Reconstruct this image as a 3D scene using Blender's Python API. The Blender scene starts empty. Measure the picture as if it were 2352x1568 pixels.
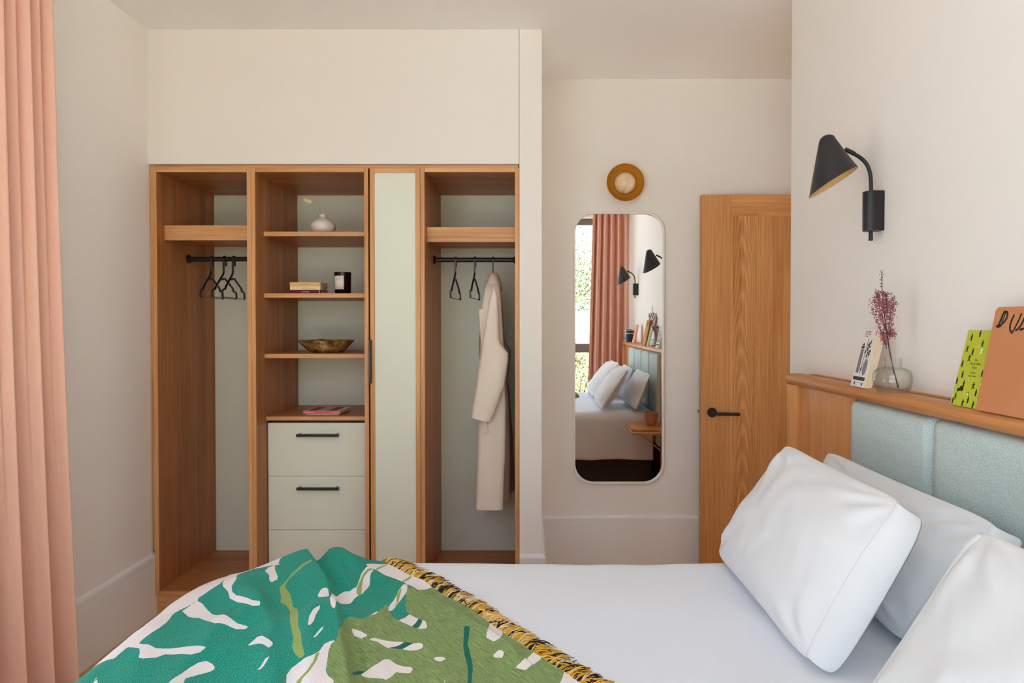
import bpy, bmesh, math, random
import numpy as np
from mathutils import Vector, Matrix, noise

# ------------------------------------------------------------------ camera, sky, exposure
SC = bpy.context.scene
COL = SC.collection
F = 1519.0                      # focal length in pixels of the 2352 px wide frame
CX, CY = 1217.0, 765.0          # principal point
PITCH = math.radians(0.8)
CAMZ = 1.351
cam = bpy.data.cameras.new('camera')
cam.sensor_width = 36.0
cam.lens = F / 2352 * 36.0
cam.shift_x = (1176 - CX) / 2352
cam.shift_y = (CY - 784) / 2352
cam.clip_start = 0.02
camo = bpy.data.objects.new('camera', cam)
COL.objects.link(camo)
camo.location = (0, 0, CAMZ)
camo.rotation_euler = (math.pi / 2 - PITCH, 0, 0)
SC.camera = camo

W = bpy.data.worlds.new('overcast_sky')
SC.world = W
W.use_nodes = True
wn = W.node_tree.nodes
bg = wn['Background']
bg.inputs['Color'].default_value = (0.80, 0.93, 1.12, 1)
bg.inputs['Strength'].default_value = 3.0

SC.view_settings.view_transform = 'Standard'
SC.view_settings.look = 'None'
SC.view_settings.gamma = 1.0
SC.view_settings.use_curve_mapping = False
SC.view_settings.exposure = 0.0
SC.cycles.max_bounces = 14
SC.cycles.diffuse_bounces = 10
SC.cycles.glossy_bounces = 6
SC.cycles.transparent_max_bounces = 16
SC.cycles.caustics_reflective = False
SC.cycles.caustics_refractive = False
SC.cycles.sample_clamp_indirect = 6.0
SC.cycles.use_denoising = True

# hazy sun behind the building: it lights the garden, which throws light up to the ceiling
sun = bpy.data.lights.new('sun', 'SUN')
sun.energy = 40.0
sun.angle = math.radians(6)
sun.color = (1.0, 0.99, 0.98)
suno = bpy.data.objects.new('sun', sun)
COL.objects.link(suno)
suno.rotation_euler = Vector((-0.45, -0.45, -1.0)).to_track_quat('-Z', 'Y').to_euler()

def portal(name, loc, rot, sx, sy):
    l = bpy.data.lights.new(name, 'AREA')
    l.shape = 'RECTANGLE'
    l.size, l.size_y = sx, sy
    l.cycles.is_portal = True
    o = bpy.data.objects.new(name, l)
    COL.objects.link(o)
    o.location = loc
    o.rotation_euler = rot
# sky portals in the two window openings (they only guide sampling of the sky)
portal('window_portal', (-1.80, 1.30, 1.32), (0, -math.pi / 2, 0), 2.48, .84)
portal('window_portal', (-0.36, -0.40, 1.33), (math.pi / 2, 0, 0), 2.68, 2.5)

portal('window_portal', (3.34, 3.27, 1.0), (0, math.pi / 2, 0), 1.9, 1.0)  # portal for the added hall window

# ------------------------------------------------------------------ helpers
def lin(r, g, b):
    f = lambda c: (c / 255 / 12.92) if c <= 10 else ((c / 255 + 0.055) / 1.055) ** 2.4
    return (f(r), f(g), f(b), 1.0)

def at(x, y, d):
    """room point at depth d (metres from the camera along Y) seen at photo pixel x, y"""
    a, b = (x - CX) / F, -(y - CY) / F
    t = d / (math.cos(PITCH) + b * math.sin(PITCH))
    return Vector((a * t, d, CAMZ + t * (b * math.cos(PITCH) - math.sin(PITCH))))

def project(P):
    """numpy Nx3 -> Nx2 photo pixels"""
    c, s = math.cos(PITCH), math.sin(PITCH)
    z = P[:, 2] - CAMZ
    f = P[:, 1] * c - z * s
    u = P[:, 1] * s + z * c
    return np.stack([CX + F * P[:, 0] / f, CY - F * u / f], 1)

class MB:
    """collects faces, built into one mesh object"""
    def __init__(s):
        s.v, s.f, s.m = [], [], []
    def add(s, vs, fs, mi=0):
        o = len(s.v)
        s.v += [tuple(p) for p in vs]
        s.f += [tuple(i + o for i in f) for f in fs]
        s.m += [mi] * len(fs)
        return s
    def box(s, x0, x1, y0, y1, z0, z1, mi=0, front=None):
        vs = [(x, y, z) for z in (z0, z1) for y in (y0, y1) for x in (x0, x1)]
        s.add(vs, [(0, 2, 3, 1), (4, 5, 7, 6), (0, 1, 5, 4), (2, 6, 7, 3), (0, 4, 6, 2), (1, 3, 7, 5)], mi)
        if front is not None: s.m[-4] = front      # the face towards the room (-Y) in another material
        return s
    def prism(s, pts, axis, a, b, mi=0):
        """polygon pts (2-D) extruded along axis 'x','y' or 'z' from a to b"""
        def P(p, t):
            return {'x': (t, p[0], p[1]), 'y': (p[0], t, p[1]), 'z': (p[0], p[1], t)}[axis]
        n = len(pts)
        vs = [P(p, a) for p in pts] + [P(p, b) for p in pts]
        fs = [tuple(range(n - 1, -1, -1)), tuple(range(n, 2 * n))]
        fs += [(i, (i + 1) % n, n + (i + 1) % n, n + i) for i in range(n)]
        return s.add(vs, fs, mi)
    def lathe(s, prof, c=(0, 0, 0), n=32, mi=0, axis='z'):
        vs, fs = [], []
        for r, h in prof:
            for k in range(n):
                a = 2 * math.pi * k / n
                p = (r * math.cos(a), r * math.sin(a), h)
                if axis == 'y': p = (p[0], p[2], p[1])
                if axis == 'x': p = (p[2], p[0], p[1])
                vs.append((p[0] + c[0], p[1] + c[1], p[2] + c[2]))
        for i in range(len(prof) - 1):
            for k in range(n):
                k2 = (k + 1) % n
                fs.append((i * n + k, i * n + k2, (i + 1) * n + k2, (i + 1) * n + k))
        if prof[0][0] > 1e-6: fs.append(tuple(range(n - 1, -1, -1)))
        if prof[-1][0] > 1e-6: fs.append(tuple((len(prof) - 1) * n + k for k in range(n)))
        return s.add(vs, fs, mi)
    def tube(s, pts, r, n=8, mi=0, ry=None, up=(0, 0, 1)):
        """swept round (or flat, ry) tube along pts; r may be a list"""
        pts = [Vector(p) for p in pts]
        vs, fs = [], []
        for i, p in enumerate(pts):
            t = (pts[min(i + 1, len(pts) - 1)] - pts[max(i - 1, 0)]).normalized()
            u = Vector(up)
            if abs(t.dot(u)) > 0.98: u = Vector((1, 0, 0))
            a = t.cross(u).normalized()
            b = a.cross(t).normalized()
            rr = r[i] if isinstance(r, (list, tuple)) else r
            r2 = rr if ry is None else ry
            for k in range(n):
                g = 2 * math.pi * (k + .5) / n
                vs.append(p + a * (rr * math.cos(g)) + b * (r2 * math.sin(g)))
        for i in range(len(pts) - 1):
            for k in range(n):
                k2 = (k + 1) % n
                fs.append((i * n + k, i * n + k2, (i + 1) * n + k2, (i + 1) * n + k))
        fs.append(tuple(range(n - 1, -1, -1)))
        fs.append(tuple((len(pts) - 1) * n + k for k in range(n)))
        return s.add(vs, fs, mi)
    def loft(s, rings, mi=0, cap=True):
        n = len(rings[0])
        vs = [p for r in rings for p in r]
        fs = []
        for i in range(len(rings) - 1):
            for k in range(n):
                k2 = (k + 1) % n
                fs.append((i * n + k, i * n + k2, (i + 1) * n + k2, (i + 1) * n + k))
        if cap:
            fs.append(tuple(range(n - 1, -1, -1)))
            fs.append(tuple((len(rings) - 1) * n + k for k in range(n)))
        return s.add(vs, fs, mi)
    def grid(s, P, mi=0):
        """P: rows x cols of points"""
        R, C = len(P), len(P[0])
        vs = [p for r in P for p in r]
        fs = [(i * C + j, i * C + j + 1, (i + 1) * C + j + 1, (i + 1) * C + j) for i in range(R - 1) for j in range(C - 1)]
        return s.add(vs, fs, mi)
    def shift(s, d):
        s.v = [(p[0] + d[0], p[1] + d[1], p[2] + d[2]) for p in s.v]
        return s

def tag(o, label=None, cat=None, group=None, kind=None):
    if label: o['label'] = label
    if cat: o['category'] = cat
    if group: o['group'] = group
    if kind: o['kind'] = kind
    return o

def build(name, mb, mats, parent=None, smooth=False, bevel=0, fix=True, seg=2, sub=0, local=False, angle=40):
    """link the MB as one mesh object; world-space verts unless local"""
    org = Vector((0, 0, 0))
    if parent is not None and not local:
        p = parent
        while p is not None:
            org += Vector(p.location); p = p.parent
    me = bpy.data.meshes.new(name)
    me.from_pydata([(v[0] - org.x, v[1] - org.y, v[2] - org.z) for v in mb.v], [], mb.f)
    if not isinstance(mats, (list, tuple)): mats = [mats]
    for m in mats: me.materials.append(m)
    if len(mats) > 1: me.polygons.foreach_set('material_index', mb.m)
    if fix:
        bm = bmesh.new(); bm.from_mesh(me)
        bmesh.ops.recalc_face_normals(bm, faces=bm.faces)
        bm.to_mesh(me); bm.free()
    if smooth:
        me.polygons.foreach_set('use_smooth', [True] * len(me.polygons))
        if angle:
            me.set_sharp_from_angle(angle=math.radians(angle))
    o = bpy.data.objects.new(name, me)
    COL.objects.link(o)
    if parent is not None: o.parent = parent
    if bevel:
        b = o.modifiers.new('bevel', 'BEVEL'); b.width = bevel; b.segments = seg
        b.limit_method = 'ANGLE'; b.angle_limit = math.radians(35)
        b.harden_normals = False
    if sub:
        m = o.modifiers.new('subdivision', 'SUBSURF'); m.levels = sub; m.render_levels = sub
    return o

def thing(name, label, cat, loc=(0, 0, 0), rot=(0, 0, 0), group=None, kind=None):
    o = bpy.data.objects.new(name, None)
    o.empty_display_size = 0.05
    COL.objects.link(o)
    o.location = loc; o.rotation_euler = rot
    return tag(o, label, cat, group, kind)

def solo(name, mb, mats, label, cat, loc, group=None, **kw):
    """a thing that is one mesh; verts given in room space, origin at loc"""
    mb.shift((-loc[0], -loc[1], -loc[2]))
    o = build(name, mb, mats, **kw)
    o.location = loc
    return tag(o, label, cat, group)

def copy_tree(o, parent=None):
    c = o.copy(); COL.objects.link(c)
    if parent is not None:
        c.parent = parent
    for ch in list(o.children): copy_tree(ch, c)
    return c

def text_mb(s, size, mi=0, shear=0.0, spacing=1.0):
    """flat lettering in the XY plane, centred, as an MB"""
    cu = bpy.data.curves.new('lettering', 'FONT')
    cu.body = s; cu.size = size; cu.align_x = 'CENTER'; cu.align_y = 'CENTER'
    cu.shear = shear; cu.space_character = spacing; cu.extrude = 0.00005; cu.resolution_u = 3
    o = bpy.data.objects.new('lettering', cu)
    COL.objects.link(o)
    dg = bpy.context.evaluated_depsgraph_get()
    me = bpy.data.meshes.new_from_object(o.evaluated_get(dg))
    mb = MB().add([v.co[:] for v in me.vertices], [tuple(p.vertices) for p in me.polygons], mi)
    bpy.data.objects.remove(o); bpy.data.curves.remove(cu); bpy.data.meshes.remove(me)
    return mb

def xform(mb, M):
    mb.v = [tuple(M @ Vector(p)) for p in mb.v]
    return mb

def smooth_path(pts, n=4):
    """Catmull-Rom through the points, n pieces per span"""
    P = [Vector(p) for p in pts]; out = []
    for i in range(len(P) - 1):
        a, b, c, d = P[max(i - 1, 0)], P[i], P[i + 1], P[min(i + 2, len(P) - 1)]
        for k in range(n):
            t = k / n
            out.append(0.5 * (2 * b + (c - a) * t + (2 * a - 5 * b + 4 * c - d) * t * t + (3 * b - a - 3 * c + d) * t ** 3))
    return out + [P[-1]]

def frame_matrix(o, ex, ey, ez):
    M = Matrix.Identity(4)
    for i, e in enumerate((ex, ey, ez)):
        for j in range(3): M[j][i] = e[j]
    for j in range(3): M[j][3] = o[j]
    return M

# ------------------------------------------------------------------ materials
def mat(name, col, rough=0.6, spec=0.4, metal=0.0, bump=0, bscale=200, var=0.0, vscale=4.0, sheen=0):
    m = bpy.data.materials.new(name); m.use_nodes = True
    N, L = m.node_tree.nodes, m.node_tree.links
    b = N['Principled BSDF']
    b.inputs['Base Color'].default_value = col
    b.inputs['Roughness'].default_value = rough
    b.inputs['Specular IOR Level'].default_value = spec
    b.inputs['Metallic'].default_value = metal
    if sheen: b.inputs['Sheen Weight'].default_value = sheen
    tc = N.new('ShaderNodeTexCoord')
    if var:
        n = N.new('ShaderNodeTexNoise'); n.inputs['Scale'].default_value = vscale; n.inputs['Detail'].default_value = 4
        L.new(tc.outputs['Object'], n.inputs['Vector'])
        mr = N.new('ShaderNodeMapRange')
        mr.inputs['To Min'].default_value = 1 - var; mr.inputs['To Max'].default_value = 1 + var
        L.new(n.outputs['Fac'], mr.inputs['Value'])
        mx = N.new('ShaderNodeVectorMath'); mx.operation = 'SCALE'
        mx.inputs[0].default_value = col[:3]
        L.new(mr.outputs['Result'], mx.inputs['Scale'])
        L.new(mx.outputs['Vector'], b.inputs['Base Color'])
    if bump:
        n = N.new('ShaderNodeTexNoise'); n.inputs['Scale'].default_value = bscale; n.inputs['Detail'].default_value = 3
        L.new(tc.outputs['Object'], n.inputs['Vector'])
        bp = N.new('ShaderNodeBump'); bp.inputs['Strength'].default_value = bump; bp.inputs['Distance'].default_value = 0.002
        L.new(n.outputs['Fac'], bp.inputs['Height'])
        L.new(bp.outputs['Normal'], b.inputs['Normal'])
    return m

def wood(name, dark, light, axis='z', rough=0.42, fine=110.0, arch=None, contrast=1.0):
    """straight oak grain along axis; arch=(x0) adds cathedral figure around local x0"""
    m = bpy.data.materials.new(name); m.use_nodes = True
    N, L = m.node_tree.nodes, m.node_tree.links
    b = N['Principled BSDF']
    b.inputs['Roughness'].default_value = rough
    b.inputs['Specular IOR Level'].default_value = 0.35
    tc = N.new('ShaderNodeTexCoord')
    oi = N.new('ShaderNodeObjectInfo')
    add = N.new('ShaderNodeVectorMath'); add.operation = 'MULTIPLY_ADD'
    cmb = N.new('ShaderNodeCombineXYZ')
    for k in range(3): L.new(oi.outputs['Random'], cmb.inputs[k])
    L.new(cmb.outputs[0], add.inputs[0])
    add.inputs[1].default_value = (3.1, 5.3, 7.7) if arch is None else (0, 0, 0)
    L.new(tc.outputs['Object'], add.inputs[2])
    def stretched(sc, along, detail, dist=0.0):
        mp = N.new('ShaderNodeMapping')
        s = [sc, sc, sc]; s['xyz'.index(axis)] = along
        mp.inputs['Scale'].default_value = s
        L.new(add.outputs[0], mp.inputs['Vector'])
        n = N.new('ShaderNodeTexNoise'); n.inputs['Scale'].default_value = 1.0
        n.inputs['Detail'].default_value = detail; n.inputs['Distortion'].default_value = dist
        L.new(mp.outputs['Vector'], n.inputs['Vector'])
        return n.outputs['Fac']
    def mth(op, a, b_=None, c=None):
        q = N.new('ShaderNodeMath'); q.operation = op
        for i, v in enumerate((a, b_, c)):
            if v is None: continue
            if isinstance(v, (int, float)): q.inputs[i].default_value = v
            else: L.new(v, q.inputs[i])
        return q.outputs[0]
    broad = stretched(14.0, 0.8, 3)
    finen = stretched(fine, 2.2, 4, 0.3)
    pores = stretched(420.0, 9.0, 2)
    g = mth('MULTIPLY_ADD', broad, 0.55, mth('MULTIPLY', finen, 0.6))
    if arch is not None:
        sp = N.new('ShaderNodeSeparateXYZ'); L.new(tc.outputs['Object'], sp.inputs[0])
        wob = stretched(5.0, 2.0, 3)
        x = mth('SUBTRACT', sp.outputs['X'], arch)
        x = mth('MULTIPLY_ADD', wob, 0.07, mth('SUBTRACT', x, 0.035))
        r = mth('MULTIPLY_ADD', mth('MULTIPLY', x, x), 330.0, mth('MULTIPLY', sp.outputs['Z'], 2.6))
        r = mth('MULTIPLY_ADD', finen, 0.22, r)
        w = mth('PINGPONG', mth('MULTIPLY', r, 2.6), 0.5)
        w = mth('POWER', mth('MULTIPLY', w, 2.0), 1.6)
        g = mth('MULTIPLY_ADD', w, 0.20, mth('MULTIPLY', g, 0.85))
    g = mth('MULTIPLY_ADD', pores, 0.22, g)
    mr = N.new('ShaderNodeMapRange')
    c = 0.24 / contrast
    mr.inputs['From Min'].default_value = 0.68 - c; mr.inputs['From Max'].default_value = 0.68 + c
    L.new(g, mr.inputs['Value'])
    mix = N.new('ShaderNodeMix'); mix.data_type = 'RGBA'
    L.new(mr.outputs['Result'], mix.inputs['Factor'])
    mix.inputs['A'].default_value = dark; mix.inputs['B'].default_value = light
    L.new(mix.outputs['Result'], b.inputs['Base Color'])
    bp = N.new('ShaderNodeBump'); bp.inputs['Strength'].default_value = 0.12; bp.inputs['Distance'].default_value = 0.001
    L.new(pores, bp.inputs['Height']); L.new(bp.outputs['Normal'], b.inputs['Normal'])
    return m

def fabric(name, c1, c2, scale=900.0, bump=0.3, rough=0.9, stretch=(1, 1, 1), sheen=0.15, translucent=0):
    m = bpy.data.materials.new(name); m.use_nodes = True
    N, L = m.node_tree.nodes, m.node_tree.links
    b = N['Principled BSDF']
    b.inputs['Roughness'].default_value = rough
    b.inputs['Specular IOR Level'].default_value = 0.15
    b.inputs['Sheen Weight'].default_value = sheen
    tc = N.new('ShaderNodeTexCoord'); mp = N.new('ShaderNodeMapping')
    mp.inputs['Scale'].default_value = stretch
    L.new(tc.outputs['Object'], mp.inputs['Vector'])
    n = N.new('ShaderNodeTexNoise'); n.inputs['Scale'].default_value = scale; n.inputs['Detail'].default_value = 3
    L.new(mp.outputs['Vector'], n.inputs['Vector'])
    mr = N.new('ShaderNodeMapRange'); mr.inputs['From Min'].default_value = 0.33; mr.inputs['From Max'].default_value = 0.67
    L.new(n.outputs['Fac'], mr.inputs['Value'])
    mix = N.new('ShaderNodeMix'); mix.data_type = 'RGBA'
    mix.inputs['A'].default_value = c1; mix.inputs['B'].default_value = c2
    L.new(mr.outputs['Result'], mix.inputs['Factor'])
    L.new(mix.outputs['Result'], b.inputs['Base Color'])
    bp = N.new('ShaderNodeBump'); bp.inputs['Strength'].default_value = bump; bp.inputs['Distance'].default_value = 0.001
    L.new(n.outputs['Fac'], bp.inputs['Height']); L.new(bp.outputs['Normal'], b.inputs['Normal'])
    if translucent:
        t = N.new('ShaderNodeBsdfTranslucent'); L.new(mix.outputs['Result'], t.inputs['Color'])
        ms = N.new('ShaderNodeMixShader'); ms.inputs[0].default_value = translucent
        L.new(b.outputs[0], ms.inputs[1]); L.new(t.outputs[0], ms.inputs[2])
        L.new(ms.outputs[0], N['Material Output'].inputs['Surface'])
    return m

def clear_glass(name, tint=(1, 1, 1, 1), ior=1.45, rough=0.0, body=None, bodyfac=0.0, rim=None):
    m = bpy.data.materials.new(name); m.use_nodes = True
    N, L = m.node_tree.nodes, m.node_tree.links
    N.remove(N['Principled BSDF'])
    t = N.new('ShaderNodeBsdfTransparent'); t.inputs['Color'].default_value = tint
    g = N.new('ShaderNodeBsdfGlossy'); g.inputs['Roughness'].default_value = rough
    lw = N.new('ShaderNodeLayerWeight'); lw.inputs['Blend'].default_value = 0.5
    pw = N.new('ShaderNodeMath'); pw.operation = 'POWER'; pw.inputs[1].default_value = 4.0
    L.new(lw.outputs['Facing'], pw.inputs[0])
    fr = N.new('ShaderNodeMath'); fr.operation = 'MULTIPLY_ADD'
    r0 = ((ior - 1) / (ior + 1)) ** 2
    fr.inputs[1].default_value = 0.75 * (1 - r0); fr.inputs[2].default_value = r0
    L.new(pw.outputs[0], fr.inputs[0])
    src = t.outputs[0]
    if rim:
        p2 = N.new('ShaderNodeMath'); p2.operation = 'POWER'; p2.inputs[1].default_value = 3.0
        L.new(lw.outputs['Facing'], p2.inputs[0])
        mc = N.new('ShaderNodeMix'); mc.data_type = 'RGBA'
        L.new(p2.outputs[0], mc.inputs['Factor']); mc.inputs['A'].default_value = tint; mc.inputs['B'].default_value = rim
        L.new(mc.outputs['Result'], t.inputs['Color'])
    if body:
        d = N.new('ShaderNodeBsdfDiffuse'); d.inputs['Color'].default_value = body
        m0 = N.new('ShaderNodeMixShader'); m0.inputs[0].default_value = bodyfac
        L.new(t.outputs[0], m0.inputs[1]); L.new(d.outputs[0], m0.inputs[2]); src = m0.outputs[0]
    ms = N.new('ShaderNodeMixShader')
    L.new(fr.outputs[0], ms.inputs[0]); L.new(src, ms.inputs[1]); L.new(g.outputs[0], ms.inputs[2])
    L.new(ms.outputs[0], N['Material Output'].inputs['Surface'])
    return m

M_WALL = mat('wall_paint', (0.865, 0.83, 0.785, 1), 0.85, 0.2, bump=0.05, bscale=350)
M_CEIL = mat('ceiling_paint', (0.885, 0.865, 0.85, 1), 0.9, 0.1)
M_TRIM = mat('trim_paint', (0.84, 0.825, 0.81, 1), 0.45, 0.4)
M_SAGE = mat('sage_lacquer', lin(231, 237, 222), 0.5, 0.35)
WD, WL = lin(180, 122, 72), lin(234, 182, 128)
M_WZ = wood('oak_vertical', WD, WL, 'z')
M_WX = wood('oak_horizontal', WD, WL, 'x')
M_WY = wood('oak_lengthwise', WD, WL, 'y')
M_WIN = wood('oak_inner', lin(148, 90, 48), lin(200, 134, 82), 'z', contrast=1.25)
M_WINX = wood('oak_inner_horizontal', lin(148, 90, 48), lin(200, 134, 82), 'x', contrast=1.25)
M_DOORZ = wood('oak_door_stile', lin(176, 118, 62), lin(222, 162, 104), 'z', arch=None)
M_DOORX = wood('oak_door_rail', lin(176, 118, 62), lin(222, 162, 104), 'x')
M_DOORP = wood('oak_door_panel', lin(166, 108, 54), lin(222, 164, 106), 'z', arch=0.225, contrast=1.15)
M_HBX = wood('oak_headboard', lin(160, 98, 46), lin(214, 150, 92), 'y')
M_HBZ = wood('oak_headboard_upright', lin(180, 114, 56), lin(222, 160, 96), 'z', contrast=.8)
M_FLOOR = wood('oak_floor', lin(180, 138, 94), lin(214, 176, 130), 'y')
M_BLACK = mat('black_metal', (0.012, 0.012, 0.014, 1), 0.42, 0.5)
M_BLKP = mat('black_plastic', (0.012, 0.011, 0.013, 1), 0.38, 0.5)
M_GREY = mat('grey_window_frame', lin(112, 112, 104), 0.5, 0.4)
M_PANE = clear_glass('window_glass', (0.97, 0.98, 0.98, 1), 1.25)
M_WHITE = fabric('white_cotton', (0.77, 0.79, 0.815, 1), (0.805, 0.825, 0.85, 1), 1400, 0.06, 0.85, sheen=0.1)
M_DUVET = fabric('white_duvet_cotton', (0.785, 0.83, 0.905, 1), (0.81, 0.855, 0.93, 1), 1400, 0.06, 0.85, sheen=0.1)
M_PANEL = fabric('blue_grey_wool', lin(154, 173, 172), lin(212, 224, 221), 620, 0.3, 0.95)
M_CURT = fabric('coral_linen', lin(232, 180, 156), lin(246, 206, 186), 800, 0.08, 0.9, (1.6, 1.6, 0.6), translucent=0.04)
M_COAT = fabric('oatmeal_wool', lin(225, 213, 198), lin(233, 222, 208), 900, 0.10, 0.95)
M_COATIN = fabric('coat_lining', lin(150, 132, 112), lin(164, 146, 126), 500, 0.1, 0.9)
M_CHAR = fabric('charcoal_upholstery', (0.03, 0.027, 0.028, 1), (0.07, 0.062, 0.062, 1), 700, 0.3)
M_PAPER = mat('paper_pages', lin(226, 208, 178), 0.9, 0.1, var=0.06, vscale=300)

# ------------------------------------------------------------------ room
XL, XR, ZC = -1.755, 1.095, 2.70      # left wall, bed-head wall, ceiling
YW, YA, YB = 3.05, 3.665, -0.33       # wardrobe front, alcove wall, window wall behind the camera
XE = 1.80                             # far side of the entrance passage
YC = 2.78                             # end of the bed-head wall

def struct(name, mb, m, parent=None, **kw):
    o = build(name, mb, m, parent, **kw)
    if parent is None: tag(o, kind='structure')
    return o

floor = struct('floor', MB().box(XL - .25, XE + .1, YB - .25, YA + .1, -0.12, -0.012), M_FLOOR)
pw = 0.186
px0 = XL
k = 0
plank_me = {}
while px0 < XE - 0.02:
    x1 = min(px0 + pw, XE)
    y0 = YB - (0.4, 1.1, 0.75)[k % 3]
    while y0 < YA:
        a, b = max(y0, YB), min(y0 + 1.8, YA)
        if b - a > 0.02:
            build('plank', MB().box(px0 + .0008, x1 - .0008, a + .0008, b - .0008, -0.012, 0), M_FLOOR, floor)
        y0 += 1.8
    px0 += pw; k += 1
tag(struct('ceiling', MB().box(XL - .25, XE + .1, YB - .25, YA + .1, ZC, ZC + .1), M_CEIL))

# left wall with the tall window opening hidden behind the left curtain
WY0, WY1, WZ0, WZ1 = 0.88, 1.72, 0.10, 2.56
struct('wall_left', MB().box(XL - .25, XL, WY1, YA + .1, 0, ZC).box(XL - .25, XL, YB - .25, WY0, 0, ZC)
       .box(XL - .25, XL, WY0, WY1, 0, WZ0).box(XL - .25, XL, WY0, WY1, WZ1, ZC), M_WALL)
RX0, RX1, RZ0, RZ1 = -1.70, 0.98, 0.10, 2.575
struct('wall_rear', MB().box(XL, RX0, YB - .25, YB, 0, ZC).box(RX1, XE + .1, YB - .25, YB, 0, ZC)
       .box(RX0, RX1, YB - .25, YB, 0, RZ0).box(RX0, RX1, YB - .25, YB, RZ1, ZC), M_WALL)
struct('wall_right', MB().box(XR, XE + .1, YB, YC, 0, ZC), M_WALL)
struct('wall_alcove', MB().box(XL, XE + .1, YA, YA + .1, 0, ZC), M_WALL)
struct('wall_passage', MB().box(XE, XE + .1, YC, YC + .03, 0, 2.06).box(XE, XE + .1, 3.60, YA, 0, 2.06).box(XE, XE + .1, YC, YA, 2.06, ZC), M_WALL)
# unseen hall beyond the doorway; its window is added to brighten the room
struct('floor_2', MB().box(XE + .1, 3.5, 1.8, 4.8, -.12, 0), M_FLOOR)
struct('ceiling_2', MB().box(XE + .1, 3.5, 1.8, 4.8, ZC, ZC + .1), M_CEIL)
struct('wall_hall', MB().box(XE + .1, 3.5, 1.7, 1.8, 0, ZC).box(XE + .1, 3.5, 4.8, 4.9, 0, ZC).box(XE, XE + .1, YA, 4.9, 0, ZC).box(XE, XE + .1, 1.7, YC, 0, ZC)
       .box(3.4, 3.5, 1.8, 2.77, 0, ZC).box(3.4, 3.5, 3.77, 4.8, 0, ZC).box(3.4, 3.5, 2.77, 3.77, 1.95, ZC).box(3.4, 3.5, 2.77, 3.77, 0, .05), M_WALL)
# bulkhead over the wardrobe and the pier beside it
XP0, XP1 = -0.048, 0.0545
struct('wall_wardrobe', MB().box(XL, XP0 - .0015, YW, YA, 2.086, ZC), M_WALL)
struct('wall_pier', MB().box(XP0, XP1, YW, YA, 0, ZC), M_WALL)

def skirting(name, path, t=0.018, h=0.287):
    """tall board with a chamfered cap; path = plan polyline with the room on its left side"""
    prof = [(0, 0), (t, 0), (t, h - .046), (t - .003, h - .0445), (t - .003, h - .042), (t, h - .0405), (t, h - .014), (t - .003, h - .007), (0.002, h), (0, h)]
    mb = MB()
    P = [Vector((p[0], p[1], 0)) for p in path]
    rings = []
    for i, p in enumerate(P):
        d1 = (P[i] - P[i - 1]).normalized() if i > 0 else None
        d2 = (P[i + 1] - P[i]).normalized() if i < len(P) - 1 else None
        n1 = Vector((-d1.y, d1.x, 0)) if d1 else None
        n2 = Vector((-d2.y, d2.x, 0)) if d2 else None
        if n1 is None: n = n2
        elif n2 is None: n = n1
        else:
            n = (n1 + n2); n = n / max(0.3, n.length_squared / 2)
        rings.append([tuple(p + n * q[0] + Vector((0, 0, q[1]))) for q in prof])
    mb.loft(rings)
    struct(name, mb, M_TRIM)
skirting('baseboard_left', [(XL, 3.07), (XL, WY1 + .02)])
skirting('baseboard_alcove', [(XE, YA), (XP1, YA)])
skirting('baseboard_pier', [(XP1, YA - .018), (XP1, YW), (XP0, YW)])
skirting('baseboard_right', [(XR, YB), (XR, -0.09)])

# ---- windows
def window(name, axis, fixed, a0, a1, z0, z1, mull, trans):
    """grey frame in a wall opening; axis is the direction along the wall"""
    root = thing(name, None, None, (fixed, (a0 + a1) / 2, z0) if axis == 'y' else ((a0 + a1) / 2, fixed, z0), kind='structure')
    d0, d1 = fixed - .035, fixed + .035
    def bx(mb, u0, u1, w0, w1, e=0):
        if axis == 'y': mb.box(d0 + e, d1 - e, u0, u1, w0, w1)
        else: mb.box(u0, u1, d0 + e, d1 - e, w0, w1)
        return mb
    fr = MB(); f = .07
    bx(fr, a0, a0 + f, z0, z1); bx(fr, a1 - f, a1, z0, z1)
    bx(fr, a0 + f, a1 - f, z0, z0 + f); bx(fr, a0 + f, a1 - f, z1 - f, z1)
    build('window_frame', fr, M_GREY, root, bevel=.003)
    us = [a0 + f] + list(mull) + [a1 - f]
    for m_ in mull: build('mullion', bx(MB(), m_ - .03, m_ + .03, z0 + f, z1 - f), M_GREY, root, bevel=.003)
    for i in range(len(us) - 1):
        u0 = us[i] + (.03 if i else 0); u1 = us[i + 1] - (.03 if i < len(us) - 2 else 0)
        build('transom', bx(MB(), u0, u1, trans - .052, trans + .052, .004), M_GREY, root, bevel=.003)
        for (w0, w1) in ((z0 + f, trans - .052), (trans + .052, z1 - f)):
            build('pane', bx(MB(), u0, u1, w0, w1, .032), M_PANE, root)
    return root
window('window_1', 'y', XL - .13, WY0, WY1, WZ0, WZ1, [], 1.068)
window('window_2', 'x', YB - .13, RX0, RX1, RZ0, RZ1, [-0.26], 1.068)
window('added_hall_window', 'y', 3.45, 2.77, 3.77, .05, 1.95, [], 1.068)  # unseen hall window, added to send daylight onto the left wall

# ---- pier joint and wardrobe filler strips
tr = thing('trim_1', None, None, (-0.9, YW + .016, 2.07), kind='structure')
build('filler_strip', MB().box(-1.7525, -1.7385, YW + .012, YW + .05, 0.30, 2.084), M_WZ, tr)
build('filler_strip', MB().box(-1.7385, -0.0535, YW + .014, YW + .05, 2.0695, 2.084), M_WX, tr)

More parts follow.
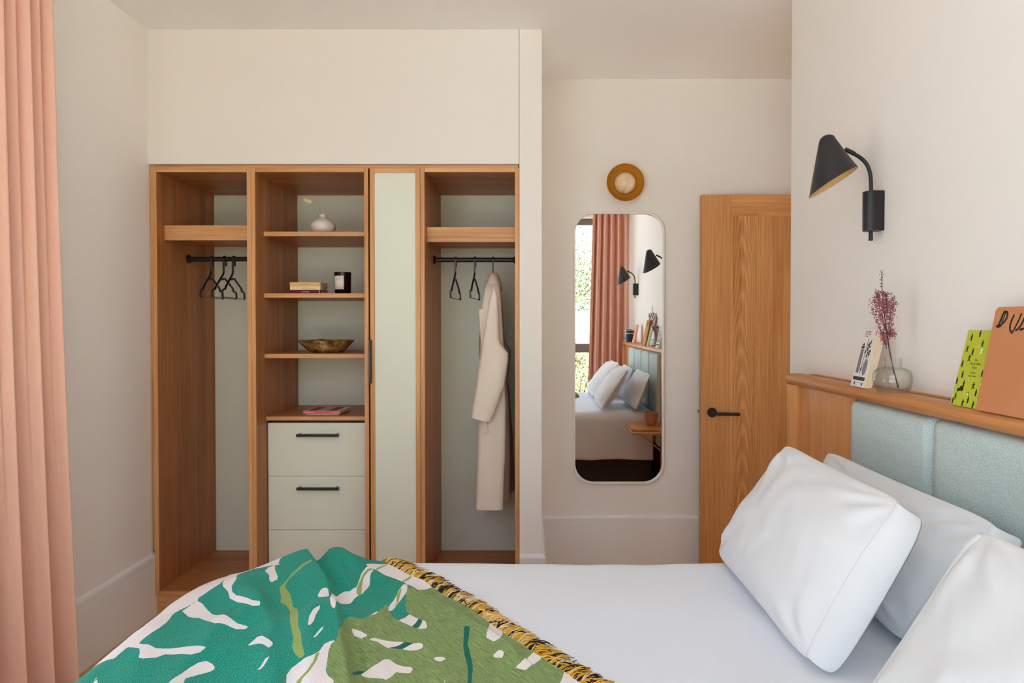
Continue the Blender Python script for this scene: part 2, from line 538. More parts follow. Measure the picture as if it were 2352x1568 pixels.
# ------------------------------------------------------------------ wardrobe (four fitted units)
YBK = 3.605                            # face of the back panels
ZT, ZB = 2.0685, 0.112
def cabinet(label, x0, x1, back=True, t=.0195, front=YW):
    root = thing('wardrobe_cabinet', label, 'wardrobe', ((x0 + x1) / 2, (front + YBK) / 2, 0), group='fitted wardrobe units')
    # carcass sides with a brighter front edge and darker inner face
    for a, b in ((x0, x0 + t), (x1 - t, x1)):
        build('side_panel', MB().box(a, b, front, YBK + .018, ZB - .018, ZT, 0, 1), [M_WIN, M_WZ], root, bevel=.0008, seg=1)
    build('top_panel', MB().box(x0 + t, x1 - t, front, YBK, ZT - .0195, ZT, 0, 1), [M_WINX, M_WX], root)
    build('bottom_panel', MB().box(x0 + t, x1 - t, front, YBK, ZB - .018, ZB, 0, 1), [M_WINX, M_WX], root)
    build('plinth', MB().box(x0 - .0004, x1, front + .012, front + .03, 0.0, ZB - .018), M_WX, root)
    if back: build('back_panel', MB().box(x0 + t, x1 - t, YBK, YBK + .018, ZB, ZT - .0195), M_SAGE, root)
    return root
XI = [(-1.7365, -1.283), (-1.283, -0.7435), (-0.7365, -0.5045), (-0.5035, -0.0488)]
cabA = cabinet('open oak hanging unit with three bare hangers, leftmost of the fitted wardrobe', *XI[0])
cabB = cabinet('open oak shelf unit with grey-green drawers below the bowl and books', *XI[1])
cabC = cabinet('narrow closed wardrobe unit with a tall sage green door panel', *XI[2], back=False)
cabD = cabinet('open oak hanging unit holding the long beige coat', *XI[3])
T = .0195
def hang_shelf(root, x0, x1, ztop):
    build('shelf', MB().box(x0 + T, x1 - T, 3.134, YBK, ztop - .044, ztop), M_WINX, root)
    build('shelf_apron', MB().box(x0 + T, x1 - T, 3.114, 3.134, ztop - .069, ztop), M_WX, root)
def rail(root, x0, x1, z, y=3.33):
    r = build('hanging_rail', MB().lathe([(.0122, x0 + T), (.0122, x1 - T)], (0, y, z), 20, axis='x'), M_BLACK, root, smooth=True)
    for xa, d in ((x0 + T, 1), (x1 - T, -1)):
        build('rail_flange', MB().lathe([(.022, xa), (.022, xa + d * .006), (.0185, xa + d * .010), (.0145, xa + d * .014)], (0, y, z), 24, axis='x'), M_BLACK, r, smooth=True)
hang_shelf(cabA, *XI[0], 1.814); rail(cabA, *XI[0], 1.677)
hang_shelf(cabD, *XI[3], 1.806); rail(cabD, *XI[3], 1.673)
b0, b1 = XI[1]
for z in (1.789, 1.497, 1.209):
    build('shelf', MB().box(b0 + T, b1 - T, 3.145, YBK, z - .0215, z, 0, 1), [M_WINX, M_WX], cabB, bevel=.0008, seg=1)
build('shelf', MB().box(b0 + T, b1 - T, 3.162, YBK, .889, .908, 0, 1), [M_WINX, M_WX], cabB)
build('drawer_runner', MB().box(b0 + T, b0 + T + .006, 3.19, YBK, ZB, .885), M_BLACK, cabB)
build('drawer_runner', MB().box(b1 - T - .006, b1 - T, 3.19, YBK, ZB, .885), M_BLACK, cabB)
for (z0, z1, h) in ((.618, .876, .812), (.358, .618, .556), (ZB, .358, None)):
    d = build('drawer', MB().box(b0 + T + .003, b1 - T - .001, 3.176, 3.56, z0 + .001, z1 - .001), M_SAGE, cabB, bevel=.0012)
    if h:
        mb = MB().box(-1.116, -0.914, 3.148, 3.160, h, h + .013).box(-1.110, -1.100, 3.158, 3.176, h, h + .013).box(-0.930, -0.920, 3.158, 3.176, h, h + .013)
        build('handle', mb, M_BLACK, d, bevel=.001)
# closed unit: framed door
c0, c1 = XI[2]
dr = build('door', MB().box(c0 + .0195, c1 - .021, YW + .006, YW + .02, .10 + .03, 2.047), M_SAGE, cabC)
build('door_stile', MB().box(c0 + .001, c0 + .0205, YW - .002, YW + .022, .096, 2.066), M_WZ, dr, bevel=.001)
build('door_stile', MB().box(c1 - .022, c1 - .001, YW - .002, YW + .022, .096, 2.066), M_WZ, dr, bevel=.001)
build('door_rail', MB().box(c0 + .0205, c1 - .022, YW - .0015, YW + .022, 2.0465, 2.066), M_WX, dr, bevel=.001)
build('door_rail', MB().box(c0 + .0205, c1 - .022, YW - .0015, YW + .022, .096, .13), M_WX, dr, bevel=.001)
build('door_handle', MB().box(c0 - .0015, c0 + .0085, YW - .026, YW - .001, 1.078, 1.278), M_BLACK, dr, bevel=.001)
# small metal hinge plates inside the right-hand unit
hp = build('hinge_plate', MB().box(XI[3][1] - T - .004, XI[3][1] - T, 3.10, 3.118, 1.04, 1.13).box(XI[3][1] - T - .007, XI[3][1] - T - .004, 3.100, 3.112, 1.075, 1.09), M_BLACK, cabD)

# ------------------------------------------------------------------ hangers
def make_hanger():
    root = thing('coat_hanger', 'x', 'hanger', (0, 0, 0))
    s, th = .0036, .0058
    hk = [(0, .0145 * math.cos(a), .0145 * math.sin(a)) for a in [math.radians(q) for q in range(0, 181, 20)]]
    hk = [(0, .0165, -.034)] + hk + [(0, -.0150, -.02), (0, -.014, -.060), (0, -.0165, -.072), (0, -.024, -.081)]
    build('hook', MB().tube(hk, s, 4, ry=th, up=(1, 0, 0)), M_BLKP, root)
    near = [(0, -.024, -.081), (0, -.108, -.141), (0, -.124, -.160), (0, -.140, -.158), (0, -.156, -.166), (0, -.158, -.186), (0, -.154, -.197)]
    far = [(0, -.050, -.100), (0, -.040, -.107), (0, -.026, -.105), (0, -.014, -.098), (0, .004, -.098), (0, .104, -.141), (0, .120, -.160), (0, .138, -.158), (0, .154, -.166), (0, .157, -.186), (0, .152, -.197)]
    build('arm', MB().tube(near, s, 4, ry=th, up=(1, 0, 0)), M_BLKP, root)
    build('arm', MB().tube(far, s, 4, ry=th, up=(1, 0, 0)), M_BLKP, root)
    build('trouser_bar', MB().tube([(0, -.155, -.196), (0, .153, -.196)], .002, 6), M_BLKP, root)
    return root
hg = make_hanger()
HL = [('leftmost bare black hanger in the left wardrobe unit', -1.598, 1.677, 6.7),
      ('middle one of the three bare black hangers in the left wardrobe unit', -1.5346, 1.677, 4.0),
      ('bare black hanger nearest the upright, third in the left wardrobe unit', -1.4885, 1.677, 5.3),
      ('bare black hanger on the left of the rail beside the coat', -0.3727, 1.673, -2.5),
      ('bare black hanger between the coat and the other empty hanger', -0.2755, 1.673, -3.5),
      ('black hanger inside the beige coat, only its hook showing', -0.1845, 1.673, 3)]
for i, (lb, x, z, rz) in enumerate(HL):
    o = hg if i == 0 else copy_tree(hg)
    o.location = (x, 3.33, z); o.rotation_euler = (0, 0, math.radians(rz))
    tag(o, lb, 'hanger', 'black hangers in the wardrobe')

# ------------------------------------------------------------------ coat
def closed_spline(pts, n):
    """closed Catmull-Rom through 2-D pts, n samples"""
    m = len(pts); out = []
    for k in range(n):
        u = k / n * m; i = int(u); t = u - i
        p = [pts[(i + j - 1) % m] for j in range(4)]
        out.append(tuple(0.5 * ((2 * p[1][c]) + (-p[0][c] + p[2][c]) * t + (2 * p[0][c] - 5 * p[1][c] + 4 * p[2][c] - p[3][c]) * t * t + (-p[0][c] + 3 * p[1][c] - 3 * p[2][c] + p[3][c]) * t ** 3) for c in range(2)))
    return out
def interp(rows, z):
    """rows sorted by falling z: (z, values...)"""
    for a, b in zip(rows, rows[1:]):
        if a[0] >= z >= b[0]:
            t = (a[0] - z) / (a[0] - b[0]); t = t * t * (3 - 2 * t) * .4 + t * .6
            return [p + (q - p) * t for p, q in zip(a[1:], b[1:])]
    return list(rows[-1][1:]) if z < rows[-1][0] else list(rows[0][1:])
coat = thing('coat', 'long beige wool coat hanging sideways on the right wardrobe rail', 'coat', (-.17, 3.33, 1.66))
# body: z, x of near-front corner, near-back corner, far-back, far-front, half depth in Y
body_rows = [(1.585, -.205, -.160, -.160, -.205, .045),
             (1.555, -.212, -.150, -.150, -.212, .085),
             (1.515, -.218, -.145, -.166, -.218, .165),
             (1.45, -.226, -.138, -.160, -.228, .195),
             (1.32, -.232, -.130, -.146, -.236, .200),
             (1.15, -.236, -.120, -.126, -.240, .205),
             (0.95, -.240, -.114, -.106, -.244, .208),
             (0.75, -.246, -.116, -.092, -.248, .212),
             (0.60, -.252, -.124, -.086, -.252, .214),
             (0.468, -.256, -.128, -.082, -.256, .214)]
rings = []
zs = [1.588 - (1.588 - .468) * i / 34 for i in range(35)]
for z in zs:
    a, b, c, d, hy = interp(body_rows, z)
    yc = 3.335
    w = 0.010 * math.sin(z * 5.0)
    P = [(a, yc - hy + .02), ((a * 2 + b) / 3, yc - hy + .002 + w * .3), ((a + 2 * b) / 3, yc - hy), (b, yc - hy + .018), (b - .012 + w, yc - hy * .55),
         ((b + c) / 2 + .004, yc - hy * .2), (c - .016 - w, yc + hy * .3), (c, yc + hy - .03), (c - .03, yc + hy), (d + .02, yc + hy), (d, yc + hy - .03), (d - .004, yc), (a - .004, yc - hy * .5)]
    rings.append([(p[0], p[1], z) for p in closed_spline(P, 64)])
mbc = MB().loft(rings, cap=False)
# turned-up underside of the hem so the open bottom shows lining
hem = rings[-1]; cxx = sum(p[0] for p in hem) / len(hem); cyy = sum(p[1] for p in hem) / len(hem)
inner = [[(cxx + (p[0] - cxx) * s_, cyy + (p[1] - cyy) * s2, z_) for p in hem] for s_, s2, z_ in ((.93, .975, .47), (.90, .96, .53), (.6, .85, .60))]
mbc.loft([hem] + inner, 1)
build('body', mbc, [M_COAT, M_COATIN], coat, smooth=True, angle=70)
# near sleeve: z, x left, x right, y centre, y half thickness
ys = 3.085
def sx(px, d): return (px - CX) * d / F
slv = [(665, 1131.5, 1137), (676, 1126.5, 1142), (700, 1121, 1144), (740, 1114.5, 1146), (785, 1108, 1147.5), (800, 1105.5, 1158), (812, 1103.5, 1167.5), (826, 1101.5, 1167.5), (850, 1098.5, 1164), (885, 1094, 1158.5), (915, 1089, 1147.5), (940, 1084.5, 1136), (958, 1082, 1127)]
srows = []
for (py, x0, x1) in slv:
    srows.append((at(0, py, ys).z, sx(x0, ys), sx(x1, ys)))
rings = []
zs = [srows[0][0] - (srows[0][0] - srows[-1][0]) * i / 40 for i in range(41)]
for i, z in enumerate(zs):
    x0, x1 = interp(srows, z)
    xc, hw = (x0 + x1) / 2, (x1 - x0) / 2
    hy = min(.036, hw * 1.1) * (1.0 if i else .6)
    f = i / 40
    ring = []
    for k in range(28):
        g = 2 * math.pi * k / 28
        cx_, cy_ = math.cos(g), math.sin(g)
        x = xc + hw * math.copysign(abs(cx_) ** .8, cx_)
        y = ys + .012 + .022 * (1 - f) + hy * math.copysign(abs(cy_) ** .75, cy_)
        dz = -.016 * f * f * (x - x0) / max(1e-4, x1 - x0) * 1.4 if f > .8 else 0   # slanted cuff
        ring.append((x, y, z + dz * (1 if f > .95 else (f - .8) / .15)))
    rings.append(ring)
mbs = MB().loft(rings, cap=False)
cuff = rings[-1]
cxx = sum(p[0] for p in cuff) / 28; cyy = sum(p[1] for p in cuff) / 28
mbs.loft([cuff] + [[(cxx + (p[0] - cxx) * s_, cyy + (p[1] - cyy) * s_, p[2] + dz) for p in cuff] for s_, dz in ((.9, .001), (.84, .04), (.4, .08))], 1)
build('sleeve', mbs, [M_COAT, M_COATIN], coat, smooth=True, angle=70)
# far sleeve, mostly hidden behind the body
mb2 = MB().loft([[(p[0] * .9 - .012, 2 * 3.335 - p[1], p[2]) for p in r] for r in rings[::2]])
build('sleeve', mb2, M_COAT, coat, smooth=True)
# collar standing round the neck and the lapel on the front edge
def strip(pxs, d, th):
    """plate of thickness th in the plane Y=d from photo outline"""
    pts = [at(x, y, d) for x, y in pxs]
    return MB().prism([(p.x, p.z) for p in pts], 'y', d, d + th)
col_r = []
for (z, x0, x1, hy) in ((1.522, -.222, -.139, .100), (1.545, -.217, -.143, .088), (1.575, -.210, -.150, .068), (1.596, -.203, -.158, .05), (1.606, -.197, -.165, .034)):
    col_r.append([(p[0], p[1], z) for p in closed_spline([(x0, 3.33 - hy * .4), (x0 + .012, 3.33 - hy), (x1 - .016, 3.33 - hy), (x1, 3.33 - hy * .3), (x1, 3.33 + hy * .4), (x1 - .02, 3.33 + hy), (x0 + .012, 3.33 + hy), (x0, 3.33 + hy * .4)], 36)])
build('collar', MB().loft(col_r), M_COAT, coat, smooth=True, angle=60)
build('lapel', strip([(1100, 711.5), (1101.5, 735), (1104.5, 790), (1109, 800), (1115, 760), (1119, 715), (1116, 706)], 3.150, .006), M_COAT, coat, bevel=.002)
build('lapel_shade', strip([(1104, 745), (1100, 780), (1099.5, 800), (1102, 830), (1108, 830), (1110, 770)], 3.30, .01), M_COATIN, coat, bevel=.002)  # darker plate standing in for the shade inside the lapel
build('pocket_welt', strip([(1108, 962), (1112.5, 996), (1121.5, 993), (1118, 960)], 3.116, .008), M_COAT, coat, bevel=.0015)

# ------------------------------------------------------------------ things on the shelves
M_CERAM = mat('grey_glazed_ceramic', lin(228, 222, 214), 0.2, 0.5, var=0.10, vscale=9)
xv, yv = -1.014, 3.25
vs = thing('bud_vase', 'squat grey ceramic bud vase on the top wardrobe shelf', 'vase', (xv, yv, 1.789))
build('vessel', MB().lathe([(.0001, 0), (.034, 0), (.046, .006), (.0565, .020), (.0618, .036), (.0605, .048), (.052, .062), (.036, .074), (.0225, .081), (.0172, .087), (.0172, .093), (.0178, .0965), (.0135, .0965), (.0135, .088), (.02, .078), (.0001, .07)], (xv, yv, 1.789), 40), M_CERAM, vs, smooth=True, angle=60)
M_STRAW = mat('dried_stalk', lin(196, 184, 130), 0.8, 0.2)
M_TAIL = mat('bunny_tail_plume', lin(250, 242, 206), 0.95, 0.1, bump=0.4, bscale=500)
ds = thing('dried_grass', 'dried bunny tail grass stem bending left in the grey bud vase', 'dried flower', (xv, yv, 1.86))
P_ = lambda x, y: at(x, y, yv)
def bez(pts, n=14):
    pts = [Vector(p) for p in pts]; out = []
    for k in range(n + 1):
        t = k / n; q = pts[:]
        while len(q) > 1: q = [a + (b - a) * t for a, b in zip(q, q[1:])]
        out.append(q[0])
    return out
build('stem', MB().tube(bez([(xv, yv, 1.80), P_(737, 496), P_(728, 478), P_(715, 463)]), .0011, 6), M_STRAW, ds, smooth=True)
build('stem', MB().tube(bez([(xv, yv, 1.80), P_(738, 494), P_(736, 470), P_(726, 456), P_(717, 459), P_(718, 466), P_(720, 474)]), .0009, 6), M_STRAW, ds, smooth=True)
build('leaf', MB().tube([P_(738, 494), P_(735, 482), P_(732, 471)], [.0008, .0022, .0006], 6, ry=.0006), M_STRAW, ds)
tp = bez([P_(716, 464), P_(710, 463), P_(703, 460), P_(697, 457)], 10)
rr = [.003, .0062, .0085, .0096, .0098, .0092, .0080, .0066, .0050, .0034, .0014]
tb = MB().tube(tp, rr, 10)
rnd = random.Random(5)
for k in range(420):
    i = rnd.randrange(1, 10); a = rnd.random() * 6.28
    d = Vector((-.5, math.cos(a), math.sin(a) + .2)).normalized()
    p = tp[i] + Vector((0, math.cos(a), math.sin(a))) * rr[i] * .8
    tb.tube([p, p + d * .007], [.0005, .0001], 3)
build('plume', tb, M_TAIL, ds, smooth=False)

def book(name, label, x0, y0, z0, w, d, h, cover, spine_txt, txt_mat, txt_size, group, extra=(), pages=M_PAPER, rz=0):
    """closed book lying flat: spine faces the room (-Y)"""
    root = thing(name, label, 'book', (x0 + w / 2, y0 + d / 2, z0), group=group)
    c = .0022
    mb = MB().box(x0, x0 + w, y0, y0 + d, z0, z0 + c).box(x0, x0 + w, y0, y0 + d, z0 + h - c, z0 + h).box(x0, x0 + w, y0, y0 + .003, z0 + c, z0 + h - c)
    build('cover', mb, cover, root, bevel=.0006)
    build('pages', MB().box(x0 + .003, x0 + w - .004, y0 + .003, y0 + d - .004, z0 + c, z0 + h - c), pages, root)
    for (s, dx, dz, size, m_, sp) in [(spine_txt, 0, 0, txt_size, txt_mat, 1.15)] + list(extra):
        t = text_mb(s, size, spacing=sp)
        xform(t, frame_matrix((x0 + w / 2 + dx, y0 - .0003, z0 + h / 2 + dz), (1, 0, 0), (0, 0, 1), (0, -1, 0)))
        build('spine_lettering', t, m_, root, fix=False)
    return root
M_TAN = mat('tan_cloth_cover', lin(232, 190, 128), 0.75, 0.2)
M_CREAM = mat('cream_cover', lin(240, 222, 184), 0.75, 0.2)
M_MAROON = mat('maroon_cover', lin(112, 34, 42), 0.6, 0.3)
M_INKB = mat('brown_ink', lin(170, 118, 62), 0.7)
M_INKG = mat('grey_ink', lin(120, 108, 84), 0.7)
M_INKW = mat('white_ink', lin(246, 232, 232), 0.7)
M_INKK = mat('black_ink', (0.012, 0.012, 0.014, 1), 0.7)
zb = 1.497
g = 'paperbacks stacked on the second shelf'
bx_ = -1.158
bk = book('book', 'dark maroon book at the bottom of the shelf stack of three', bx_, 3.195, zb, .148, .12, .0185, M_MAROON, 'LICHENS', M_INKW, .0088, g)
build('spine_band', MB().box(bx_ + .140, bx_ + .1425, 3.1942, 3.196, zb + .001, zb + .0175), M_INKW, bk)
book('book', 'cream book in the middle of the shelf stack of three', bx_ + .0004, 3.194, zb + .0185, .1465, .122, .0172, M_CREAM, 'PLACES', M_INKG, .0085, g, [('of the countryside', .034, -.002, .0042, M_INKG, 1)])
bk = book('book', 'tan book at the top of the shelf stack of three', bx_ - .0002, 3.192, zb + .0357, .148, .122, .0195, M_TAN, 'AIRCRAFT', M_INKB, .0092, g)
build('spine_band', MB().box(bx_ + .1405, bx_ + .1425, 3.1912, 3.193, zb + .037, zb + .054), M_INKB, bk)

# candle in dark glass
M_DKGLASS = clear_glass('smoked_amber_glass', (0.10, 0.045, 0.03, 1), 1.5, body=(0.012, 0.005, 0.004, 1), bodyfac=0.75)
M_LABEL = mat('paper_label', lin(236, 228, 222), 0.8, 0.1)
M_WAX = mat('candle_wax', lin(222, 206, 180), 0.6, 0.3)
xc, yc = (788 - CX) * 3.235 / F, 3.235
cd = thing('candle_jar', 'dark glass candle jar with white label beside the book stack', 'candle', (xc, yc, zb))
build('jar', MB().lathe([(.0001, 0), (.036, 0), (.0378, .002), (.0405, .104), (.0405, .106), (.0382, .106), (.0362, .012), (.0001, .010)], (xc, yc, zb), 44), M_DKGLASS, cd, smooth=True, angle=50)
build('wax', MB().lathe([(.0001, .012), (.0355, .012), (.0368, .070), (.0001, .070)], (xc, yc, zb), 32), M_WAX, cd, smooth=True, angle=50)
build('wick', MB().tube([(xc, yc, zb + .07), (xc + .001, yc, zb + .082)], .0008, 6), M_INKK, cd)
lb = MB(); rows = []
for j in range(2):
    rows.append([((.0381 + .0026 * (.022 + j * .068) / .106 + .0004) * math.sin(g_) + xc, -(.0381 + .0026 * (.022 + j * .068) / .106 + .0004) * math.cos(g_) + yc, zb + .022 + j * .0655) for g_ in [math.radians(-56 + 78 * q / 14) for q in range(15)]])
lbo = build('label', lb.grid(rows), M_LABEL, cd, smooth=True)
md = lbo.modifiers.new('solidify', 'SOLIDIFY'); md.thickness = .0004; md.offset = 1
tt = text_mb('SPACE', .0072, spacing=1.3)
xform(tt, frame_matrix((xc - .0122, yc - .0393, zb + .071), Vector((math.cos(.30), -math.sin(.30), 0)) , (0, 0, 1), Vector((-math.sin(.30), -math.cos(.30), 0))))
build('label_lettering', tt, M_INKG, lbo, fix=False)

# weathered wooden bowl
def mottled(name, cols, scale, rough):
    m = bpy.data.materials.new(name); m.use_nodes = True
    N, L = m.node_tree.nodes, m.node_tree.links
    b = N['Principled BSDF']; b.inputs['Roughness'].default_value = rough
    tc = N.new('ShaderNodeTexCoord'); n = N.new('ShaderNodeTexNoise')
    n.inputs['Scale'].default_value = scale; n.inputs['Detail'].default_value = 8; n.inputs['Roughness'].default_value = 0.68
    L.new(tc.outputs['Object'], n.inputs['Vector'])
    r = N.new('ShaderNodeValToRGB'); e = r.color_ramp.elements
    e[0].position, e[0].color = cols[0]; e[1].position, e[1].color = cols[-1]
    for p, c in cols[1:-1]:
        q = e.new(p); q.color = c
    L.new(n.outputs['Fac'], r.inputs['Fac']); L.new(r.outputs['Color'], b.inputs['Base Color'])
    bp = N.new('ShaderNodeBump'); bp.inputs['Strength'].default_value = .4; bp.inputs['Distance'].default_value = .002
    L.new(n.outputs['Fac'], bp.inputs['Height']); L.new(bp.outputs['Normal'], b.inputs['Normal'])
    return m
M_BOWL = mottled('weathered_gilt_wood', [(.32, lin(40, 26, 14)), (.45, lin(110, 80, 38)), (.55, lin(184, 148, 92)), (.70, lin(222, 198, 146))], 26, .5)
xb, yb = (750 - CX) * 3.31 / F, 3.31
bw = MB().lathe([(.0001, 0), (.070, 0), (.078, .002), (.100, .020), (.121, .042), (.1345, .057), (.1362, .0605), (.133, .0615), (.117, .045), (.095, .022), (.072, .010), (.0001, .009)], (xb, yb, 1.209), 56)
wob = lambda v: (v[0], v[1], v[2] + (.002 * noise.noise(Vector((v[0] * 20, v[1] * 20, 3))) if v[2] > 1.25 else 0))
bw.v = [wob(v) for v in bw.v]
solo('bowl', bw, M_BOWL, 'shallow weathered wooden bowl on the third wardrobe shelf', 'bowl', (xb, yb, 1.209), smooth=True, angle=50)

# two booklets on the drawer top
M_PINK = mat('pink_spine', lin(232, 104, 108), 0.6)
M_RED = mat('red_print', lin(168, 30, 34), 0.6)
M_BWHITE = mat('white_cover', lin(232, 226, 220), 0.5, 0.3)
M_GLOSSG = mat('grey_print', lin(186, 182, 176), 0.5)
zs_ = .908
x0, x1 = sx(702, 3.215), sx(778, 3.215)
bkw = thing('booklet', 'thin white booklet lying underneath the red and pink book', 'book', ((x0 + x1) / 2, 3.30, zs_), group='books on top of the drawers')
build('cover', MB().box(x0, x1, 3.215, 3.37, zs_, zs_ + .006), M_BWHITE, bkw, bevel=.0008)
x0, x1 = sx(695.5, 3.21), sx(780.5, 3.21)
tz = zs_ + .006
rb = thing('book', 'red and white book with pink spine lying on the drawer top', 'book', ((x0 + x1) / 2, 3.30, tz), group='books on top of the drawers')
sk = .010
def skew(mb):
    mb.v = [(v[0] + (v[1] - 3.21) * sk / .17, v[1], v[2]) for v in mb.v]; return mb
build('cover', skew(MB().box(x0, x1, 3.21, 3.385, tz, tz + .0015).box(x0, x1, 3.21, 3.385, tz + .0125, tz + .014)), M_BWHITE, rb, bevel=.0005)
build('spine', MB().box(x0, x1, 3.2085, 3.2105, tz, tz + .0138), M_PINK, rb)
build('pages', skew(MB().box(x0 + .002, x1 - .003, 3.211, 3.382, tz + .0015, tz + .0125)), M_PAPER, rb)
w_ = x1 - x0
build('cover_print', skew(MB().box(x0 + w_ * .06, x0 + w_ * .33, 3.225, 3.365, tz + .014, tz + .0143).box(x0 + w_ * .63, x0 + w_ * .86, 3.225, 3.365, tz + .014, tz + .0143)), M_RED, rb)
build('cover_print', skew(MB().box(x0 + w_ * .33, x0 + w_ * .63, 3.235, 3.36, tz + .014, tz + .0142)), M_GLOSSG, rb)
for fx, s in ((.17, 'PAPER OBJECTS OF'), (.89, 'MODERN ARTS')):
    t = text_mb(s, .0058)
    xform(t, frame_matrix((x0 + w_ * fx, 3.2082, tz + .0068), (1, 0, 0), (0, 0, 1), (0, -1, 0)))
    build('spine_lettering', t, M_INKW, rb, fix=False)

# ------------------------------------------------------------------ alcove: mirror, wall light, door
mx0, mx1, mz0, mz1 = sx(1317, 3.64), sx(1526.5, 3.64), at(0, 1112, 3.64).z, at(0, 486, 3.64).z
mcx, mcz = (mx0 + mx1) / 2, (mz0 + mz1) / 2
mir = thing('wall_mirror', 'tall wall mirror with rounded corners and slim off-white frame', 'mirror', (mcx, YA, mcz))
def rrect(hw, hh, r, n=12):
    out = []
    for cx_, cz_, a0 in ((hw - r, hh - r, 0), (-hw + r, hh - r, 90), (-hw + r, -hh + r, 180), (hw - r, -hh + r, 270)):
        for k in range(n + 1):
            a = math.radians(a0 + 90 * k / n); out.append((cx_ + r * math.cos(a), cz_ + r * math.sin(a)))
    return out
hw, hh, rc = (mx1 - mx0) / 2, (mz1 - mz0) / 2, .112
rings = []
for inset, y in ((0, 0), (0, -.022), (.002, -.0255), (.0095, -.0255), (.0115, -.0235), (.0120, -.012)):
    rings.append([(p[0], y, p[1]) for p in rrect(hw - inset, hh - inset, rc - inset)])
M_MFRAME = mat('off_white_metal', lin(238, 234, 228), 0.35, 0.5)
build('frame', MB().loft(rings, cap=False), M_MFRAME, mir, smooth=True, local=True, angle=30)
M_MIRROR = mat('mirror_silver', (0.93, 0.935, 0.93, 1), 0.0, 0.5, metal=1.0)
build('glass', MB().prism(rrect(hw - .0118, hh - .0118, rc - .0118), 'y', -.0145, -.004), M_MIRROR, mir, local=True)
mir.rotation_euler = (0, 0, math.radians(-0.3))

# amber glass wall light
wx, wz = sx(1436, 3.60), at(0, 418.5, 3.60).z
M_AMBER = clear_glass('amber_glass', (0.88, 0.64, 0.24, 1), 1.45, body=lin(222, 158, 52), bodyfac=0.5, rim=(0.35, 0.19, 0.04, 1))
M_OPAL = mat('opal_glass', lin(226, 200, 158), 0.08, 0.6)
M_BRASS = mat('brass', lin(196, 150, 84), 0.3, 0.5, metal=1.0)
ap = thing('wall_light', 'round amber glass wall light above the mirror', 'wall light', (wx, YA, wz))
LR = lambda pr: [(r, YA - h) for r, h in pr]
build('backplate', MB().lathe(LR([(.0001, 0), (.060, 0), (.060, .012), (.056, .014), (.0001, .014)]), (wx, 0, wz), 40, axis='y'), M_BRASS, ap, smooth=True, angle=40)
build('amber_dish', MB().lathe(LR([(.052, .014), (.075, .022), (.092, .036), (.1005, .055), (.1022, .066), (.0995, .067), (.097, .057), (.088, .040), (.072, .027), (.052, .019)]), (wx, 0, wz), 64, axis='y'), M_AMBER, ap, smooth=True, angle=60)
build('collar_ring', MB().lathe(LR([(.050, .014), (.070, .024), (.0715, .026), (.068, .027), (.050, .02)]), (wx, 0, wz), 48, axis='y'), M_AMBER, ap, smooth=True)
build('opal_globe', MB().lathe(LR([(.030, .014), (.048, .022), (.0565, .036), (.058, .048), (.0545, .066), (.045, .084), (.030, .097), (.014, .103), (.0001, .1045)]), (wx, 0, wz), 48, axis='y'), M_OPAL, ap, smooth=True)

# open oak door standing against the alcove wall
DY = 3.56
dx0 = sx(1611, DY); dzt = at(0, 446.5, DY).z; dw = .83
door = thing('door_1', None, None, (dx0, DY, 0), kind='structure')
st, rl, br = .158, .098, .21
build('stile', MB().box(dx0, dx0 + st, DY, DY + .044, .008, dzt), M_DOORZ, door, bevel=.0025)
build('stile', MB().box(dx0 + dw - st, dx0 + dw, DY, DY + .044, .008, dzt), M_DOORZ, door, bevel=.0025)
build('rail', MB().box(dx0 + st, dx0 + dw - st, DY, DY + .044, dzt - rl, dzt), M_DOORX, door)
build('rail', MB().box(dx0 + st, dx0 + dw - st, DY, DY + .044, .008, br), M_DOORX, door)
build('panel', MB().box(dx0 + st, dx0 + dw - st, DY + .016, DY + .030, br, dzt - rl), M_DOORP, door)
a0, a1, c0_, c1_ = dx0 + st, dx0 + dw - st, br, dzt - rl
def bead(o_, i_):
    return [[(x, y, z) for x, z in ((a0 + k, c0_ + k), (a1 - k, c0_ + k), (a1 - k, c1_ - k), (a0 + k, c1_ - k))] for k, y in ((0, DY + .001), (.004, DY + .003), (.014, DY + .015), (.014, DY + .017), (0, DY + .017))]
build('panel_moulding', MB().loft(bead(0, 0), cap=False), M_DOORZ, door)
hx, hz = sx(1638, 3.545), at(0, 947.5, 3.545).z
lv = build('handle_rose', MB().lathe([(.0001, DY - .010), (.0235, DY - .010), (.0260, DY - .007), (.0260, DY)], (hx, 0, hz), 32, axis='y'), M_BLACK, door, smooth=True)
build('lever', MB().tube([(hx, DY - .008, hz), (hx, DY - .035, hz), (hx + .004, DY - .045, hz - .001), (hx + .014, DY - .05, hz - .002), (hx + .134, DY - .05, hz - .004)], .0088, 14), M_BLACK, lv, smooth=True)
build('latch_plate', MB().box(dx0 - .0015, dx0, DY + .012, DY + .032, hz - .055, hz + .03).box(dx0 - .012, dx0, DY + .016, DY + .028, hz - .004, hz + .012), M_BRASS, door)
for z in (.25, 1.0, 1.8):
    build('hinge', MB().lathe([(.007, z), (.007, z + .09)], (dx0 + dw + .006, DY + .048, 0), 12), M_BLACK, door, smooth=True)
build('door_stop', MB().lathe([(.0001, DY + .044), (.014, DY + .044), (.014, YA)], (dx0 + .06, 0, 1.2), 16, axis='y'), M_BLACK, door, smooth=True)

# ------------------------------------------------------------------ headboard
HY0, HY1 = -0.078, 2.555
hb = thing('headboard', 'wide oak headboard with ledge rail and blue-grey padded panels behind the bed', 'headboard', (1.05, 1.24, 0))
